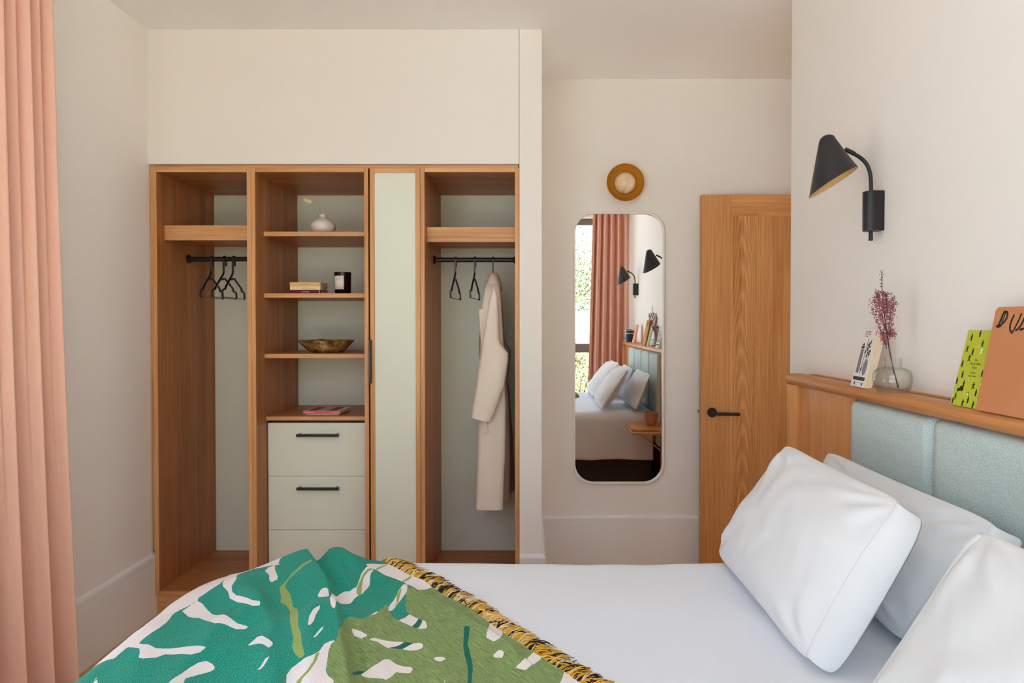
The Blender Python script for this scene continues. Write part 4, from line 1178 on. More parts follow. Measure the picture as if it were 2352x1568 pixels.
# ------------------------------------------------------------------ pillows
def pillow(label, BL, BR_, TL, TR, thick, seed, flap_end=1, sag=.25, nrm=None):
    """corners as seen from the room: bottom-left, bottom-right, top-left, top-right"""
    BL, BR_, TL, TR = map(Vector, (BL, BR_, TL, TR))
    cen = (BL + BR_ + TL + TR) / 4
    zmin = min(BL.z, BR_.z)
    ew = ((BR_ + TR) - (BL + TL)).normalized(); eh = ((TL + TR) - (BL + BR_)).normalized()
    n_ = eh.cross(ew).normalized()
    if n_.x > 0: n_ = -n_                                        # front faces the foot of the bed
    root = thing('pillow', label, 'pillow', (cen.x, cen.y, zmin), group='white pillows on the bed')
    NU, NV = 64, 48
    nz = noise.noise
    def prof(u, v, side):
        cu = max(0.0, 1 - abs(u) ** 2.8); cv = max(0.0, 1 - abs(v) ** 2.6)
        T_ = thick * (cu ** .66) * (cv ** .62) * (1 - sag * v)
        return T_
    def pt(u, v, side):
        # pull the middle of each edge inwards, keep the corners as points
        uu = u * (1 - .030 * (1 - v * v)) * (1 + .01 - .055 * abs(v) ** 7); vv = v * (1 - .035 * (1 - u * u)) * (1 + .01 - .065 * abs(u) ** 9)
        fu, fv = (uu + 1) / 2, (vv + 1) / 2
        p = BL * (1 - fu) * (1 - fv) + BR_ * fu * (1 - fv) + TL * (1 - fu) * fv + TR * fu * fv
        T_ = prof(u, v, side)
        # radiating creases at the corners and soft dents
        rc_ = math.hypot(1 - abs(u), 1 - abs(v))
        ang = math.atan2(1 - abs(v), 1 - abs(u))
        cr = .0065 * math.sin(ang * 11 + seed * 2 + nz(Vector((u * 2, v * 2, seed))) * 3) * math.exp(-((rc_ - .38) / .24) ** 2)
        dn = .012 * nz(Vector((u * 1.3 + seed, v * 1.5, side * 2))) + .006 * nz(Vector((u * 4, v * 3.4 + seed, side))) + .003 * nz(Vector((u * 11 + v * 6, v * 4, seed)))
        w_ = min(1, (1 - abs(u)) * 5) * min(1, (1 - abs(v)) * 5)
        return p + n_ * side * (T_ + (cr + dn) * w_)
    us = [math.sin((i / NU * 2 - 1) * math.pi / 2 * .96) / math.sin(math.pi / 2 * .96) for i in range(NU + 1)]
    vs_ = [math.sin((i / NV * 2 - 1) * math.pi / 2 * .96) / math.sin(math.pi / 2 * .96) for i in range(NV + 1)]
    mb = MB()
    for side in (1, -1):
        mb.grid([[tuple(pt(u, v, side)) for u in us] for v in vs_])
    o = build('pillowcase', mb, M_WHITE, root, smooth=True, fix=False, angle=0)
    bm = bmesh.new(); bm.from_mesh(o.data)
    bmesh.ops.remove_doubles(bm, verts=bm.verts, dist=.0008)
    bmesh.ops.recalc_face_normals(bm, faces=bm.faces)
    bm.to_mesh(o.data); bm.free()
    # keep everything above the duvet
    for v in o.data.vertices:
        lim = BT + .012 - root.location.z
        if v.co.z < lim: v.co.z = lim - (lim - v.co.z) * .05
    # open end of the pillowcase: a thin double band past the filled part
    if flap_end:
        sgn = flap_end
        u_e = sgn
        for side in (1,):
            rows = []
            for i in range(25):
                v = -1 + 2 * i / 24
                e0 = pt(sgn * .958, v * .985, 1); e1 = pt(u_e, v, 1)
                dirv = ew * sgn
                bow = .010 * (1 - v * v)
                rows.append([tuple(e0 + n_ * .0004), tuple(e0 * .45 + e1 * .55 + n_ * (.004)), tuple(e1 + n_ * .003 + dirv * .006), tuple(e1 + dirv * (.018 + bow) - n_ * (.014 + .2 * bow) + Vector((0, 0, -.003))), tuple(e1 + dirv * (.026 + bow) - n_ * (.040 + .3 * bow))])
            f_ = build('pillowcase_flap', MB().grid(rows), M_WHITE, root, smooth=True, angle=0)
            m2 = f_.modifiers.new('solidify', 'SOLIDIFY'); m2.thickness = .0014; m2.offset = 0
            sub_ = f_.modifiers.new('subdivision', 'SUBSURF'); sub_.levels = 1; sub_.render_levels = 1
            for v in f_.data.vertices:
                lim = BT + .012 - root.location.z
                if v.co.z < lim: v.co.z = lim
    return root
pillow('white pillow leaning nearest the foot and door, in front of the others', (.560, 1.985, .662), (.560, 1.315, .664), (.772, 1.995, .992), (.785, 1.372, .980), .066, 1.0, 1)
pillow('white pillow upright against the padded headboard on the door side', (.83, 2.03, .665), (.80, 1.40, .665), (.935, 2.08, .955), (.945, 1.31, .950), .050, 2.3, 1)
pillow('white pillow in the front right corner of the photo, on the window side', (.56, 1.135, .672), (.55, .50, .668), (.800, 1.175, .990), (.80, .53, .985), .062, 3.7, -1)
pillow('white pillow at the headboard on the window side, hidden behind the front one', (.83, 1.12, .665), (.81, .46, .665), (.935, 1.13, .930), (.945, .44, .940), .050, 4.9, 1)

# ------------------------------------------------------------------ patterned throw
ZP = BT + .010
def on_plane(x, y, z=ZP):
    """photo pixel -> point on the level bed top"""
    p1 = at(x, y, 1.0); o = Vector((0, 0, CAMZ)); d = p1 - o
    return (o + d * ((z - CAMZ) / d.z))
FR = [on_plane(*p) for p in ((894, 1294), (938, 1318), (976, 1333), (998, 1348), (1044, 1374), (1086, 1399), (1125, 1428), (1155, 1448), (1197, 1473), (1229, 1494), (1248, 1505), (1299, 1536), (1338, 1564))]
fb = [p.y for p in FR][::-1]; fa = [p.x for p in FR][::-1]
def a_edge(b):
    if b > fb[-1]: return fa[-1] - (b - fb[-1]) * .55
    if b < fb[0]:
        return min(.40, fa[0] + (fb[0] - b) * .82)
    return float(np.interp(b, fb, fa))
RIDGES = [  # photo polyline on the cloth, height at start / end, width left / right (m)
    ([(708, 1292), (728, 1320), (748, 1355), (764, 1400), (774, 1450), (782, 1500), (794, 1560), (806, 1640)], .042, .036, .095, .014),
    ([(764, 1290), (782, 1318), (803, 1346), (830, 1372), (846, 1392)], .030, .004, .026, .034),
    ([(808, 1296), (838, 1318)], .027, .010, .028, .05),
    ([(600, 1400), (622, 1450), (612, 1520), (606, 1600)], .022, .018, .045, .028),
    ([(560, 1352), (568, 1400), (545, 1460)], .016, .010, .05, .04),
    ([(800, 1424), (822, 1446), (850, 1490), (880, 1560)], .022, .012, .022, .035),
    ([(880, 1330), (950, 1352), (1010, 1382), (1070, 1424), (1130, 1462)], .002, .013, .06, .016),
    ([(900, 1440), (960, 1480), (1010, 1530), (1040, 1580)], .005, .007, .05, .03),
    ([(500, 1450), (470, 1490), (420, 1540), (380, 1600)], .016, .018, .05, .035),
    ([(712, 1450), (700, 1500), (708, 1580)], .012, .016, .03, .03),
    ([(664, 1470), (646, 1530), (636, 1600)], .010, .014, .028, .028),
    ([(350, 1470), (330, 1520), (290, 1590)], .010, .012, .05, .04),
]
RID = [([Vector(on_plane(*p).xy) for p in pl], h0, h1, wl, wr) for pl, h0, h1, wl, wr in RIDGES]
GR = Vector(on_plane(690, 1350).xy)
def fold(a, b):
    q = Vector((a, b)); h = 0.0
    for k_, (pl, h0, h1, wl, wr) in enumerate(RID):
        ext = k_ < 3; best = 1e9
        n = len(pl) - 1
        for i in range(n):
            d = pl[i + 1] - pl[i]; t = (q - pl[i]).dot(d) / d.length_squared
            tt = max((-4 if ext else -.5) if i == 0 else 0, min(1 if i < n - 1 else 1.6, t))
            r = q - (pl[i] + d * tt)
            if r.length_squared < best:
                best = r.length_squared; side = d.x * r.y - d.y * r.x; pos = (i + max(0, min(1, tt))) / n
        dist = math.sqrt(best)
        w = wl if side < 0 else wr
        # pl runs towards the camera: its left (photo left) is side < 0
        h += (h0 + (h1 - h0) * pos) * math.exp(-(dist / w) ** 1.7)
    h += .004 * noise.noise(Vector((a * 6, b * 6, 11))) + .0015 * noise.noise(Vector((a * 22, b * 18, 5)))
    return h
NA, NB = 250, 250
DROP_F, DROP_B = .085 * math.pi / 2 + .16, .085 * math.pi / 2 + .12
b_lo, b_hi = .62, BY1 - BR + DROP_B
a_lo = BX0 + BR - DROP_F
AB = np.zeros((NB + 1, NA + 1, 2)); XYZ = np.zeros((NB + 1, NA + 1, 3))
def on_throw(a, b):
    X, Y, Z = on_bed(a, b, .004)
    e = fold(a, b)
    sd = max(0, BT - .09 - Z) / .2
    nz_ = max(0.25, 1 - sd)
    Z += duvet_h(a, b) + .004 + e * nz_
    if b > BY1 - BR: Y += .7 * e * min(1, (b - (BY1 - BR)) / .08) + .02 * sd
    if a < BX0 + BR: X -= (.6 * e) * min(1, (BX0 + BR - a) / .08) + .025 * sd + .016 * sd * math.sin(b * 30)
    return X, Y, Z
for j in range(NB + 1):
    b = b_lo + (b_hi - b_lo) * (j / NB)
    ae = a_edge(b)
    for i in range(NA + 1):
        a = a_lo + (ae - a_lo) * i / NA
        AB[j, i] = (a, b); XYZ[j, i] = on_throw(a, b)
TA = np.gradient(XYZ, axis=1); TB = np.gradient(XYZ, axis=0)
NRM = np.cross(TA, TB); VIEW = XYZ - np.array([0, 0, CAMZ])
HID = ((NRM * VIEW).sum(2) * np.where(NRM[NB // 2, NA // 2, 2] > 0, 1, -1) > 0).reshape(-1)      # cloth turned away from the room's middle
PX = project(XYZ.reshape(-1, 3)); ABf = AB.reshape(-1, 2); DEP = XYZ.reshape(-1, 3)[:, 1]
def to_cloth(p):
    """photo pixel -> flattened cloth coordinates (nearest mesh point, then two Newton steps)"""
    d = np.hypot(PX[:, 0] - p[0], PX[:, 1] - p[1]) + 0.02 * np.maximum(0, ABf[:, 1] - 1.95) * 1000 + 200 * HID
    k = int(np.argmin(d)); ab = np.array(ABf[k]); err = d[k]
    if err > 25:
        q = on_plane(*p); return (q.x, q.y) if p[1] > 1320 else tuple(ab)
    for _ in range(2):
        e = 1e-3
        P3 = np.array([on_throw(ab[0], ab[1]), on_throw(ab[0] + e, ab[1]), on_throw(ab[0], ab[1] + e)])
        q = project(P3); J = np.stack([(q[1] - q[0]) / e, (q[2] - q[0]) / e], 1)
        r = np.array(p) - q[0]
        if abs(np.linalg.det(J)) < 1e4: break
        st_ = np.linalg.solve(J, r)
        if np.hypot(*st_) > .02: break
        ab = ab + st_
    return tuple(ab)
WHITE=[
[(200,1600),(222,1549),(231,1600)],
[(255,1513),(272,1494),(290,1478),(321,1458),(357,1427),(392,1401),(424,1380),(455,1358),(486,1339),(512,1319),(541,1307),(580,1298),(612,1295),(648,1295),(620,1299),(580,1307),(545,1319),(543,1329),(532,1346),(533,1358),(543,1367),(580,1378),(597,1380),(597,1390),(580,1391),(543,1382),(528,1374),(524,1358),(512,1346),(511,1339),(517,1331),(504,1341),(483,1354),(455,1373),(454,1378),(431,1392),(412,1401),(398,1409),(386,1425),(367,1441),(343,1456),(325,1470),(319,1478),(343,1480),(357,1488),(376,1489),(406,1487),(430,1484),(473,1486),(459,1498),(439,1503),(416,1501),(378,1502),(357,1510),(329,1512),(318,1510),(321,1500),(320,1488),(306,1486),(290,1486),(286,1492),(268,1502)],
[(418,1403),(453,1379),(465,1386),(486,1409),(522,1414),(545,1431),(570,1438),(565,1444),(545,1445),(522,1435),(494,1431),(459,1419),(433,1416)],
[(357,1600),(396,1559),(416,1547),(435,1533),(455,1521),(473,1517),(488,1524),(494,1533),(488,1540),(455,1549),(426,1557),(410,1600)],
[(534,1600),(545,1565),(553,1600)],
[(608,1311),(617,1302),(631,1298),(632,1309),(638,1323),(637,1330),(622,1337),(618,1328),(619,1321)],
[(567,1483),(591,1462),(602,1459),(628,1477),(618,1488),(603,1478),(593,1477)],
[(590,1537),(599,1530),(607,1515),(618,1505),(617,1511),(609,1524),(600,1536),(592,1538)],
[(707,1434),(710,1415),(719,1399),(734,1389),(735,1396),(725,1411),(720,1427),(712,1435)],
[(716,1470),(723,1458),(733,1446),(744,1434),(741,1444),(731,1456)],
[(729,1367),(738,1352),(750,1348),(754,1354),(756,1369),(745,1370),(733,1371)],
[(757,1374),(768,1366),(780,1364),(790,1358),(804,1357),(819,1348),(829,1319),(843,1300),(859,1306),(851,1319),(849,1343),(833,1363),(815,1373),(804,1386),(782,1385),(770,1392),(766,1399),(760,1388)],
[(657,1600),(658,1549),(670,1533),(694,1515),(715,1505),(734,1494),(745,1478),(758,1472),(773,1468),(761,1478),(754,1496),(751,1521),(748,1539),(753,1551),(766,1561),(768,1600)],
[(789,1518),(794,1522),(801,1532),(794,1525)],
[(820,1446),(831,1451),(847,1460),(831,1466),(814,1460),(809,1452),(808,1441)],
[(845,1470),(860,1464),(883,1470),(911,1473),(928,1474),(951,1477),(966,1476),(972,1480),(970,1488),(957,1493),(942,1494),(925,1490),(909,1485),(890,1487),(866,1473)],
[(915,1424),(931,1418),(940,1410),(961,1421),(978,1426),(981,1437),(979,1443),(962,1443),(945,1438)],
[(892,1395),(896,1388),(906,1376),(915,1356),(926,1342),(934,1340),(936,1346),(934,1359),(917,1382),(902,1401),(893,1404)],
[(849,1413),(864,1404),(871,1403),(862,1410)],
[(826,1549),(850,1534),(869,1523),(881,1514),(894,1513),(909,1524),(926,1530),(945,1531),(948,1536),(942,1546),(909,1543),(900,1553),(887,1561),(864,1557)],
[(995,1510),(1002,1508),(1020,1508),(1025,1513),(1012,1519),(1001,1517)],
[(1004,1600),(1023,1560),(1028,1600)],
[(841,1295),(858,1294),(894,1294),(919,1302),(934,1311),(938,1319),(953,1320),(976,1333),(998,1347),(985,1351),(961,1355),(928,1337),(909,1329),(883,1320),(866,1309),(845,1300)],
[(1118,1452),(1122,1449),(1122,1464),(1117,1462)],
[(1125,1429),(1155,1448),(1150,1464),(1135,1473),(1117,1464),(1120,1445)],
[(1132,1505),(1144,1493),(1152,1492),(1158,1498),(1153,1511),(1136,1509)],
[(1183,1532),(1197,1520),(1229,1494),(1248,1505),(1241,1514),(1221,1526),(1208,1538),(1193,1536)],
[(1299,1536),(1337,1564),(1343,1576),(1282,1576),(1291,1558),(1296,1543)],
]
OLIVE=[
[(768,1568),(752,1545),(748,1520),(756,1486),(773,1469),(776,1452),(786,1438),(790,1423),(802,1415),(815,1417),(827,1421),(850,1412),(868,1404),(880,1394),(889,1384),(893,1401),(900,1414),(915,1424),(940,1410),(934,1403),(931,1392),(932,1365),(935,1346),(961,1355),(985,1351),(998,1347),(1012,1352),(1060,1372),(1300,1500),(1500,1640),(1700,1800),(1700,2400),(820,2400)],
]
OLIVE2=[
[(642,1347),(648,1343),(670,1317),(694,1295),(715,1284),(717,1289),(701,1297),(686,1309),(666,1327),(656,1341),(656,1350),(666,1362),(672,1384),(672,1392),(683,1398),(685,1405),(685,1437),(690,1449),(694,1480),(699,1500),(698,1506),(688,1512),(676,1498),(671,1486),(674,1464),(666,1427),(666,1403),(658,1390),(643,1382),(646,1374),(643,1358)],
[(819,1366),(819,1352),(823,1343),(833,1319),(845,1306),(855,1304),(858,1306),(847,1311),(835,1327),(831,1346),(830,1366)],
[(862,1306),(877,1299),(892,1293),(893,1295),(877,1303),(866,1309)],
[(923,1334),(934,1328),(945,1320),(949,1320),(942,1329),(926,1337)],
[(906,1392),(911,1382),(911,1365),(919,1352),(924,1345),(923,1352),(919,1365),(915,1382),(909,1394)],
[(668,1600),(682,1563),(705,1539),(719,1519),(725,1500),(735,1494),(727,1517),(711,1541),(694,1559),(680,1600)],
]
TEAL2=[
[(946,1438),(955,1430),(961,1420),(971,1424),(966,1435),(961,1442),(951,1441)],
[(892,1486),(911,1484),(923,1478),(928,1474),(951,1476),(934,1485),(925,1490),(906,1489)],
[(820,1540),(850,1534),(837,1542),(820,1549),(809,1549),(809,1542)],
[(1066,1437),(1080,1437),(1077,1460),(1074,1477),(1078,1494),(1083,1513),(1086,1530),(1084,1555),(1080,1620),(1070,1620),(1075,1546),(1074,1530),(1067,1504),(1064,1485),(1065,1460)],
]

EDGE_W = [(638, 1297), (580, 1300), (541, 1309), (512, 1322), (486, 1341), (455, 1361), (424, 1383), (392, 1405), (357, 1431), (321, 1462), (296, 1482), (262, 1512)]
def sdf(polys, extra=()):
    out = np.full(len(ABf), -0.05)
    for poly in list(polys) + list(extra):
        V = np.array([to_cloth(p) if p[0] > 3 else p for p in poly])
        lo, hi = V.min(0) - .03, V.max(0) + .03
        sel = np.where((ABf[:, 0] > lo[0]) & (ABf[:, 0] < hi[0]) & (ABf[:, 1] > lo[1]) & (ABf[:, 1] < hi[1]))[0]
        if not len(sel): continue
        P = ABf[sel]; dm_ = np.full(len(sel), 9.0); ins = np.zeros(len(sel), bool)
        for q, r in zip(V, np.roll(V, -1, 0)):
            e = r - q; l2 = max(e @ e, 1e-12)
            t = np.clip(((P - q) @ e) / l2, 0, 1)
            dm_ = np.minimum(dm_, np.hypot(*(P - q - t[:, None] * e).T))
            c = (q[1] > P[:, 1]) != (r[1] > P[:, 1])
            with np.errstate(divide='ignore', invalid='ignore'):
                xx = (r[0] - q[0]) * (P[:, 1] - q[1]) / (r[1] - q[1]) + q[0]
            ins ^= c & (P[:, 0] < xx)
        s_ = np.where(ins, dm_, -dm_)
        out[sel] = np.maximum(out[sel], s_)
    return out
def throw_material():
    m = bpy.data.materials.new('jacquard_knit'); m.use_nodes = True
    N, L = m.node_tree.nodes, m.node_tree.links
    b = N['Principled BSDF']; b.inputs['Roughness'].default_value = .95; b.inputs['Specular IOR Level'].default_value = .1
    b.inputs['Sheen Weight'].default_value = .1
    at_ = N.new('ShaderNodeAttribute'); at_.attribute_name = 'cloth_uv'
    def noise_(scale, detail, st=(1, 1, 1), rot=0):
        m0 = N.new('ShaderNodeMapping'); m0.inputs['Rotation'].default_value = (0, 0, rot)
        L.new(at_.outputs['Vector'], m0.inputs['Vector'])
        mp = N.new('ShaderNodeMapping'); mp.inputs['Scale'].default_value = st
        L.new(m0.outputs['Vector'], mp.inputs['Vector'])
        n = N.new('ShaderNodeTexNoise'); n.inputs['Scale'].default_value = scale; n.inputs['Detail'].default_value = detail
        L.new(mp.outputs['Vector'], n.inputs['Vector']); return n.outputs['Fac']
    def mth(op, a, c=None, d=None):
        q = N.new('ShaderNodeMath'); q.operation = op
        for i, v in enumerate((a, c, d)):
            if v is None: continue
            if isinstance(v, (int, float)): q.inputs[i].default_value = v
            else: L.new(v, q.inputs[i])
        return q.outputs[0]
    rag = mth('MULTIPLY_ADD', noise_(420, 2), .0030, -.0015)
    stitch = noise_(700, 3, (.5, 1.0, 1), .84)
    rows_ = noise_(420, 2, (.07, 1.6, 1), .84)
    def mix(f, a, c):
        x = N.new('ShaderNodeMix'); x.data_type = 'RGBA'
        for s_, v in (('Factor', f), ('A', a), ('B', c)):
            if isinstance(v, (tuple, float, int)): x.inputs[s_].default_value = v
            else: L.new(v, x.inputs[s_])
        return x.outputs['Result']
    def remap(v, lo, hi):
        r = N.new('ShaderNodeMapRange'); r.inputs['From Min'].default_value = lo; r.inputs['From Max'].default_value = hi
        L.new(v, r.inputs['Value']); return r.outputs['Result']
    sp = remap(stitch, .36, .62)
    teal = mix(sp, lin(2, 82, 76), lin(42, 184, 158))
    oliv = mix(remap(mth('MULTIPLY_ADD', rows_, .6, mth('MULTIPLY', stitch, .4)), .38, .6), lin(92, 118, 64), lin(152, 174, 114))
    oliv2 = mix(sp, lin(120, 146, 72), lin(168, 188, 112))
    whit = mix(sp, lin(226, 217, 218), lin(246, 241, 241))
    col = teal
    for nm, c in (('olive', oliv), ('white', whit), ('olive_line', oliv2), ('teal_line', mix(sp, lin(0, 78, 66), lin(12, 124, 104)))):
        q = N.new('ShaderNodeAttribute'); q.attribute_name = nm
        f = mth('GREATER_THAN', mth('ADD', q.outputs['Fac'], rag), 0.0)
        col = mix(f, col, c)
    L.new(col, b.inputs['Base Color'])
    bp = N.new('ShaderNodeBump'); bp.inputs['Strength'].default_value = .55; bp.inputs['Distance'].default_value = .0016
    L.new(stitch, bp.inputs['Height']); L.new(bp.outputs['Normal'], b.inputs['Normal'])
    return m
M_KNIT = throw_material()
thr = thing('throw_blanket', 'green and white leaf pattern throw with striped fringe over the foot of the bed', 'blanket', (-.4, 1.4, BT))
cl = build('knit', MB().grid([[tuple(XYZ[j, i]) for i in range(NA + 1)] for j in range(NB + 1)]), M_KNIT, thr, smooth=True, angle=0, fix=False)
me = cl.data
for nm, pol in (('olive', OLIVE), ('white', WHITE), ('olive_line', OLIVE2), ('teal_line', TEAL2)):
    A_ = me.attributes.new(nm, 'FLOAT', 'POINT')
    MORE = {'white': [[(-.86, 1.02), (-.80, 1.10), (-.70, 1.12), (-.66, 1.06), (-.76, 1.03)], [(-.90, .84), (-.70, .90), (-.52, .86), (-.50, .82), (-.70, .85), (-.88, .80)], [(-.48, 1.12), (-.40, 1.18), (-.32, 1.16), (-.36, 1.10)], [(-.30, .98), (-.22, 1.06), (-.12, 1.04), (-.16, .98), (-.26, .95)], [(.02, 1.08), (.10, 1.12), (.12, 1.08), (.05, 1.05)], [(-.10, .82), (.06, .90), (.20, .86), (.10, .80)], [(-.62, .72), (-.50, .78), (-.42, .74), (-.52, .69)]], 'teal_line': [[(-.06, 1.14), (-.05, 1.15), (-.01, .95), (.03, .72), (0, .70), (-.03, .95)]], 'olive_line': [[(-.56, 1.15), (-.54, 1.16), (-.50, .98), (-.56, .80), (-.58, .80), (-.53, .98)]]}
    vals = sdf(pol + MORE.get(nm, []), [EDGE_W + [(-1.4, 1.42), (-1.4, 2.4), (-.84, 2.4)]] if nm == 'white' else ())
    if nm == 'olive':
        vals = np.maximum(vals, -0.05)
    A_.data.foreach_set('value', vals.astype(np.float32))
A_ = me.attributes.new('cloth_uv', 'FLOAT_VECTOR', 'POINT')
A_.data.foreach_set('vector', np.concatenate([ABf, np.zeros((len(ABf), 1))], 1).astype(np.float32).ravel())
md = cl.modifiers.new('solidify', 'SOLIDIFY'); md.thickness = .005; md.offset = -1
# fringe of black, mustard and cream yarns
M_YARN = [mat('mustard_yarn', lin(222, 168, 48), .9), mat('black_yarn', lin(38, 30, 30), .9), mat('cream_yarn', lin(236, 214, 176), .9), mat('pale_gold_yarn', lin(232, 190, 110), .9)]
rnd = random.Random(8)
fm = MB()
b = b_lo + .01
bmax = BY1 - BR + .06
tuft = 0; cur = 0
while b < bmax:
    b += .00105
    tuft -= 1
    if tuft <= 0:
        tuft = rnd.randint(2, 5); cur = rnd.choices([0, 1, 2, 3], [.34, .30, .18, .18])[0]; lean_ = rnd.gauss(0, .26)
    a = a_edge(b)
    sl = (a_edge(b + .01) - a_edge(b - .01)) / .02
    nrm_ = Vector((1, -sl)).normalized()
    ang = math.atan2(nrm_.y, nrm_.x) - .30 + lean_ + rnd.gauss(0, .16)
    ln = rnd.uniform(.040, .060)
    pts = []
    a0_, b0_ = a - .004, b
    zoff = rnd.uniform(0, .009)
    cv = rnd.gauss(0, .5)
    for q in range(5):
        t = q / 4
        g_ = ang + cv * t
        aa = a0_ + math.cos(ang + cv * t * .5) * ln * t; bb = b0_ + math.sin(ang + cv * t * .5) * ln * t
        X, Y, Z = on_bed(aa, bb, .002)
        Z += duvet_h(aa, bb) + .0035 + (zoff + .004) * math.sin(math.pi * (t * .8 + .15)) * (1 if t < .9 else .4)
        if q == 0:
            X, Y, Z = on_throw(a0_, b0_); Z -= .001
        pts.append((X, Y, Z))
    fm.tube(pts, [.0010, .00135, .0013, .0012, .0007], 4, mi=cur)
tag(build('fringe', fm, M_YARN, thr, smooth=True, fix=False, angle=0), kind='stuff')

# ------------------------------------------------------------------ curtains
def curtain(label, line, lift, prof, z0, z1, loc):
    """line(u, t) -> plan position of the mean curtain plane; prof(u, t) -> offset along the normal; u across, t from top to bottom"""
    NUc, NT = 260, 30
    rows = []
    for k_ in range(NT + 1):
        t = k_ / NT; z = z1 + (z0 - z1) * t
        row = []
        for i in range(NUc + 1):
            u = i / NUc
            p, n_ = line(u, t)
            o_ = prof(u, t)
            row.append((p[0] + n_[0] * o_[0] + n_[1] * o_[1], p[1] + n_[1] * o_[0] - n_[0] * o_[1], z))
        rows.append(row)
    root = thing('curtain', label, 'curtain', loc, group='coral linen curtains')
    c_ = build('drape', MB().grid(rows), M_CURT, root, smooth=True, angle=0)
    m_ = c_.modifiers.new('solidify', 'SOLIDIFY'); m_.thickness = .0022; m_.offset = 0
    return root
def wave(x):
    """soft rounded pleat, slightly overhanging"""
    return math.sin(x) + .18 * math.sin(2 * x + .6)
def lc_line(u, t):
    w_ = .80 + .10 * t
    y1 = 2.262 + .108 * t ** 1.1
    y = y1 - w_ * (1 - u)
    return ((-1.648, y), (1, 0))
def lc_prof(u, t):
    s_ = (1 - u)
    # pleats gathered tight at the top, merging into wide folds lower down
    top = 2 * math.pi * (s_ * 15.0) - .9
    bot = 2 * math.pi * (s_ * 7.6 + .03 * math.sin(9 * s_)) - .7
    m_ = t ** 1.2
    a_ = .030 * (1 - .25 * t); b_ = .052
    o_ = (1 - m_) * a_ * wave(top + .8 * math.sin(5 * s_)) + (.25 + .75 * m_) * b_ * wave(bot)
    return (o_, .010 * math.cos(bot) * m_)
lcur = curtain('coral linen curtain hanging in long folds at the left wall window', lc_line, 0, lc_prof, .015, 2.685, (-1.648, 1.9, 0))
def rc_line(u, t):
    x0_ = .672 - .07 * t; x1_ = 1.055
    return ((x0_ + (x1_ - x0_) * u, -.205), (0, 1))
def rc_prof(u, t):
    ph = 2 * math.pi * (u * 5.4) + .5 * math.sin(4 * u + 2 * t) + .7
    return (.046 * wave(ph) + .012 * wave(ph * 1.9 + 1.5), 0)
rcur = curtain('coral linen curtain at the window behind the camera, seen in the mirror', rc_line, 0, rc_prof, .015, 2.685, (.87, -.205, 0))
# curtain tracks on the ceiling
solo('curtain_track', MB().box(-1.668, -1.628, -.10, 2.32, 2.682, 2.70), M_TRIM, 'slim white curtain track on the ceiling by the left wall', 'curtain track', (-1.648, 1.1, 2.69))
solo('curtain_track', MB().box(-1.5, 1.07, -.225, -.185, 2.682, 2.70), M_TRIM, 'slim white curtain track along the rear window', 'curtain track', (-.2, -.205, 2.69))

# ------------------------------------------------------------------ garden outside (seen in the mirror through the rear window)
M_PAVE = mat('pale_paving', lin(206, 202, 194), .9, .1, var=.08, vscale=2)
tag(build('ground', MB().box(-14, 14, -14, YB - .26, -.22, -.12).box(-14, XL - .26, YB - .26, 12, -.22, -.12).box(3.52, 14, YB - .26, 12, -.22, -.12), M_PAVE), kind='structure')
fen = thing('garden_fence', 'pale timber board fence across the garden, seen in the mirror', 'fence', (1.6, -5.6, -.12))
M_FENCE = wood('weathered_fence_board', lin(150, 132, 100), lin(196, 178, 142), 'x')
for i in range(9):
    build('board', MB().box(-1.2, 4.0, -5.62, -5.60, -.10 + i * .19, .08 + i * .19), M_FENCE, fen)
for x_ in (-1.1, .55, 2.2, 3.85):
    build('post', MB().box(x_, x_ + .10, -5.60, -5.50, -.12, 1.72), M_FENCE, fen)
solo('garden_post', MB().box(1.02, 1.20, -3.9, -3.72, -.12, 1.9).box(1.0, 1.22, -3.92, -3.70, 1.9, 1.95), mat('white_render', lin(226, 222, 212), .9), 'white garden pier in front of the timber fence', 'post', (1.11, -3.81, -.12))
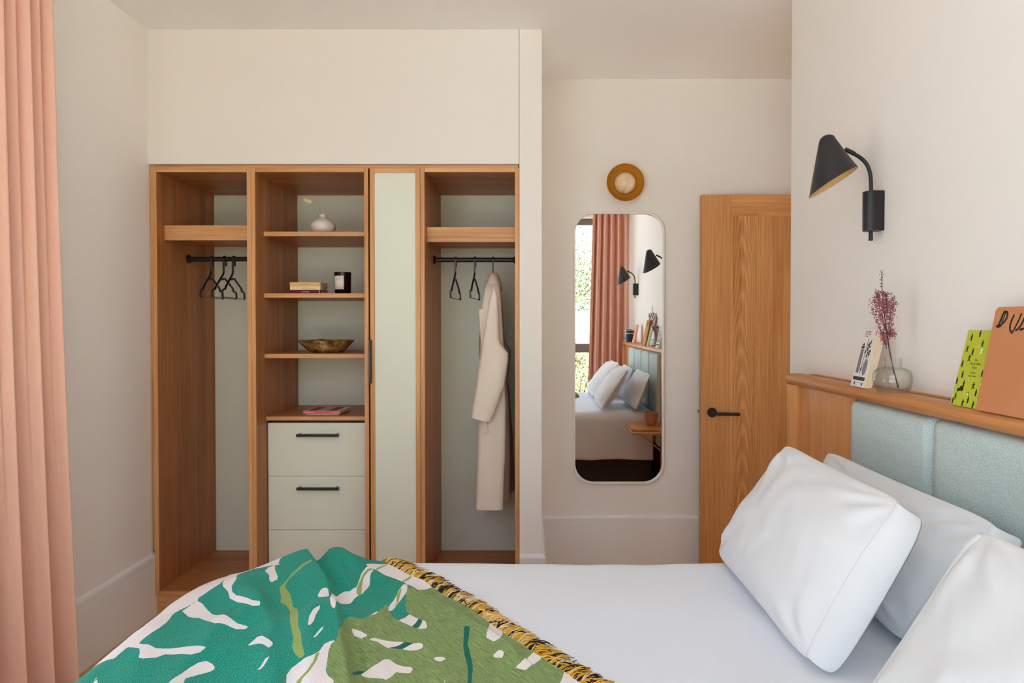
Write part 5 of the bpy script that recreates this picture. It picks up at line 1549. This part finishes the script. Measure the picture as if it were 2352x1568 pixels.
def shrub(label, c, r, h, n, cols, seed):
    root = thing('shrub', label, 'shrub', (c[0], c[1], -.12), group='shrubs outside the rear window')
    rn = random.Random(seed); mb = MB(); st_ = MB()
    for q in range(14):
        a = rn.random() * 6.28; st_.tube([(c[0], c[1], -.12), (c[0] + .3 * r * math.cos(a), c[1] + .3 * r * math.sin(a), h * .5), (c[0] + .8 * r * math.cos(a), c[1] + .8 * r * math.sin(a), h * rn.uniform(.6, .95))], [.014, .008, .003], 5)
    for q in range(n):
        a, zz = rn.random() * 6.28, rn.random()
        rr_ = r * math.sqrt(rn.random()) * math.sin(math.pi * min(.97, .12 + .8 * zz))
        p = Vector((c[0] + rr_ * math.cos(a), c[1] + rr_ * math.sin(a), -.05 + h * zz))
        d = Vector((rn.gauss(0, 1), rn.gauss(0, 1), rn.gauss(0, .8))).normalized(); e = d.cross(Vector((.3, .2, .9))).normalized()
        s_ = rn.uniform(.014, .030)
        mb.add([p, p + d * s_ + e * s_ * .4, p + d * s_ * 2, p + d * s_ - e * s_ * .4], [(0, 1, 2, 3)], rn.randrange(len(cols)))
    build('stems', st_, M_TWIG, root)
    tag(build('foliage', mb, cols, root, fix=False), kind='stuff')
YG = [mat('yellow_green_leaf', lin(150, 140, 40), .7), mat('gold_leaf', lin(178, 160, 70), .7), mat('olive_leaf', lin(96, 100, 40), .7)]
GG = [mat('mid_green_leaf', lin(84, 100, 52), .7), mat('pale_leaf', lin(150, 150, 90), .7), mat('deep_leaf', lin(52, 66, 34), .7)]
shrub('golden shrub growing against the timber fence', (.55, -4.7), .62, 1.15, 4200, YG, 1)
shrub('low leafy shrub below the rear window transom', (.62, -2.5), .55, .95, 4200, GG, 2)
shrub('loose green shrub at the far left of the rear window view', (-.6, -3.4), .7, 1.2, 4200, GG, 3)
tree = thing('garden_tree', 'pale distant tree beyond the timber fence', 'tree', (.9, -9.0, -.12))
rn = random.Random(9); mb = MB()
for q in range(6000):
    d = Vector((rn.gauss(0, .9), rn.gauss(0, .7), rn.gauss(0, .55)))
    p = Vector((.9, -9, 2.3)) + d; e = Vector((rn.gauss(0, 1), rn.gauss(0, 1), rn.gauss(0, 1))).normalized(); f_ = e.cross(Vector((.2, .9, .3))).normalized()
    mb.add([p, p + e * .035 + f_ * .018, p + e * .07, p + e * .035 - f_ * .018], [(0, 1, 2, 3)], rn.randrange(3))
build('trunk', MB().tube([(.9, -9, -.12), (.92, -9, 1.2), (.88, -9, 2.4)], [.10, .08, .03], 10), M_TWIG, tree, smooth=True)
tag(build('foliage', mb, GG, tree, fix=False), kind='stuff')
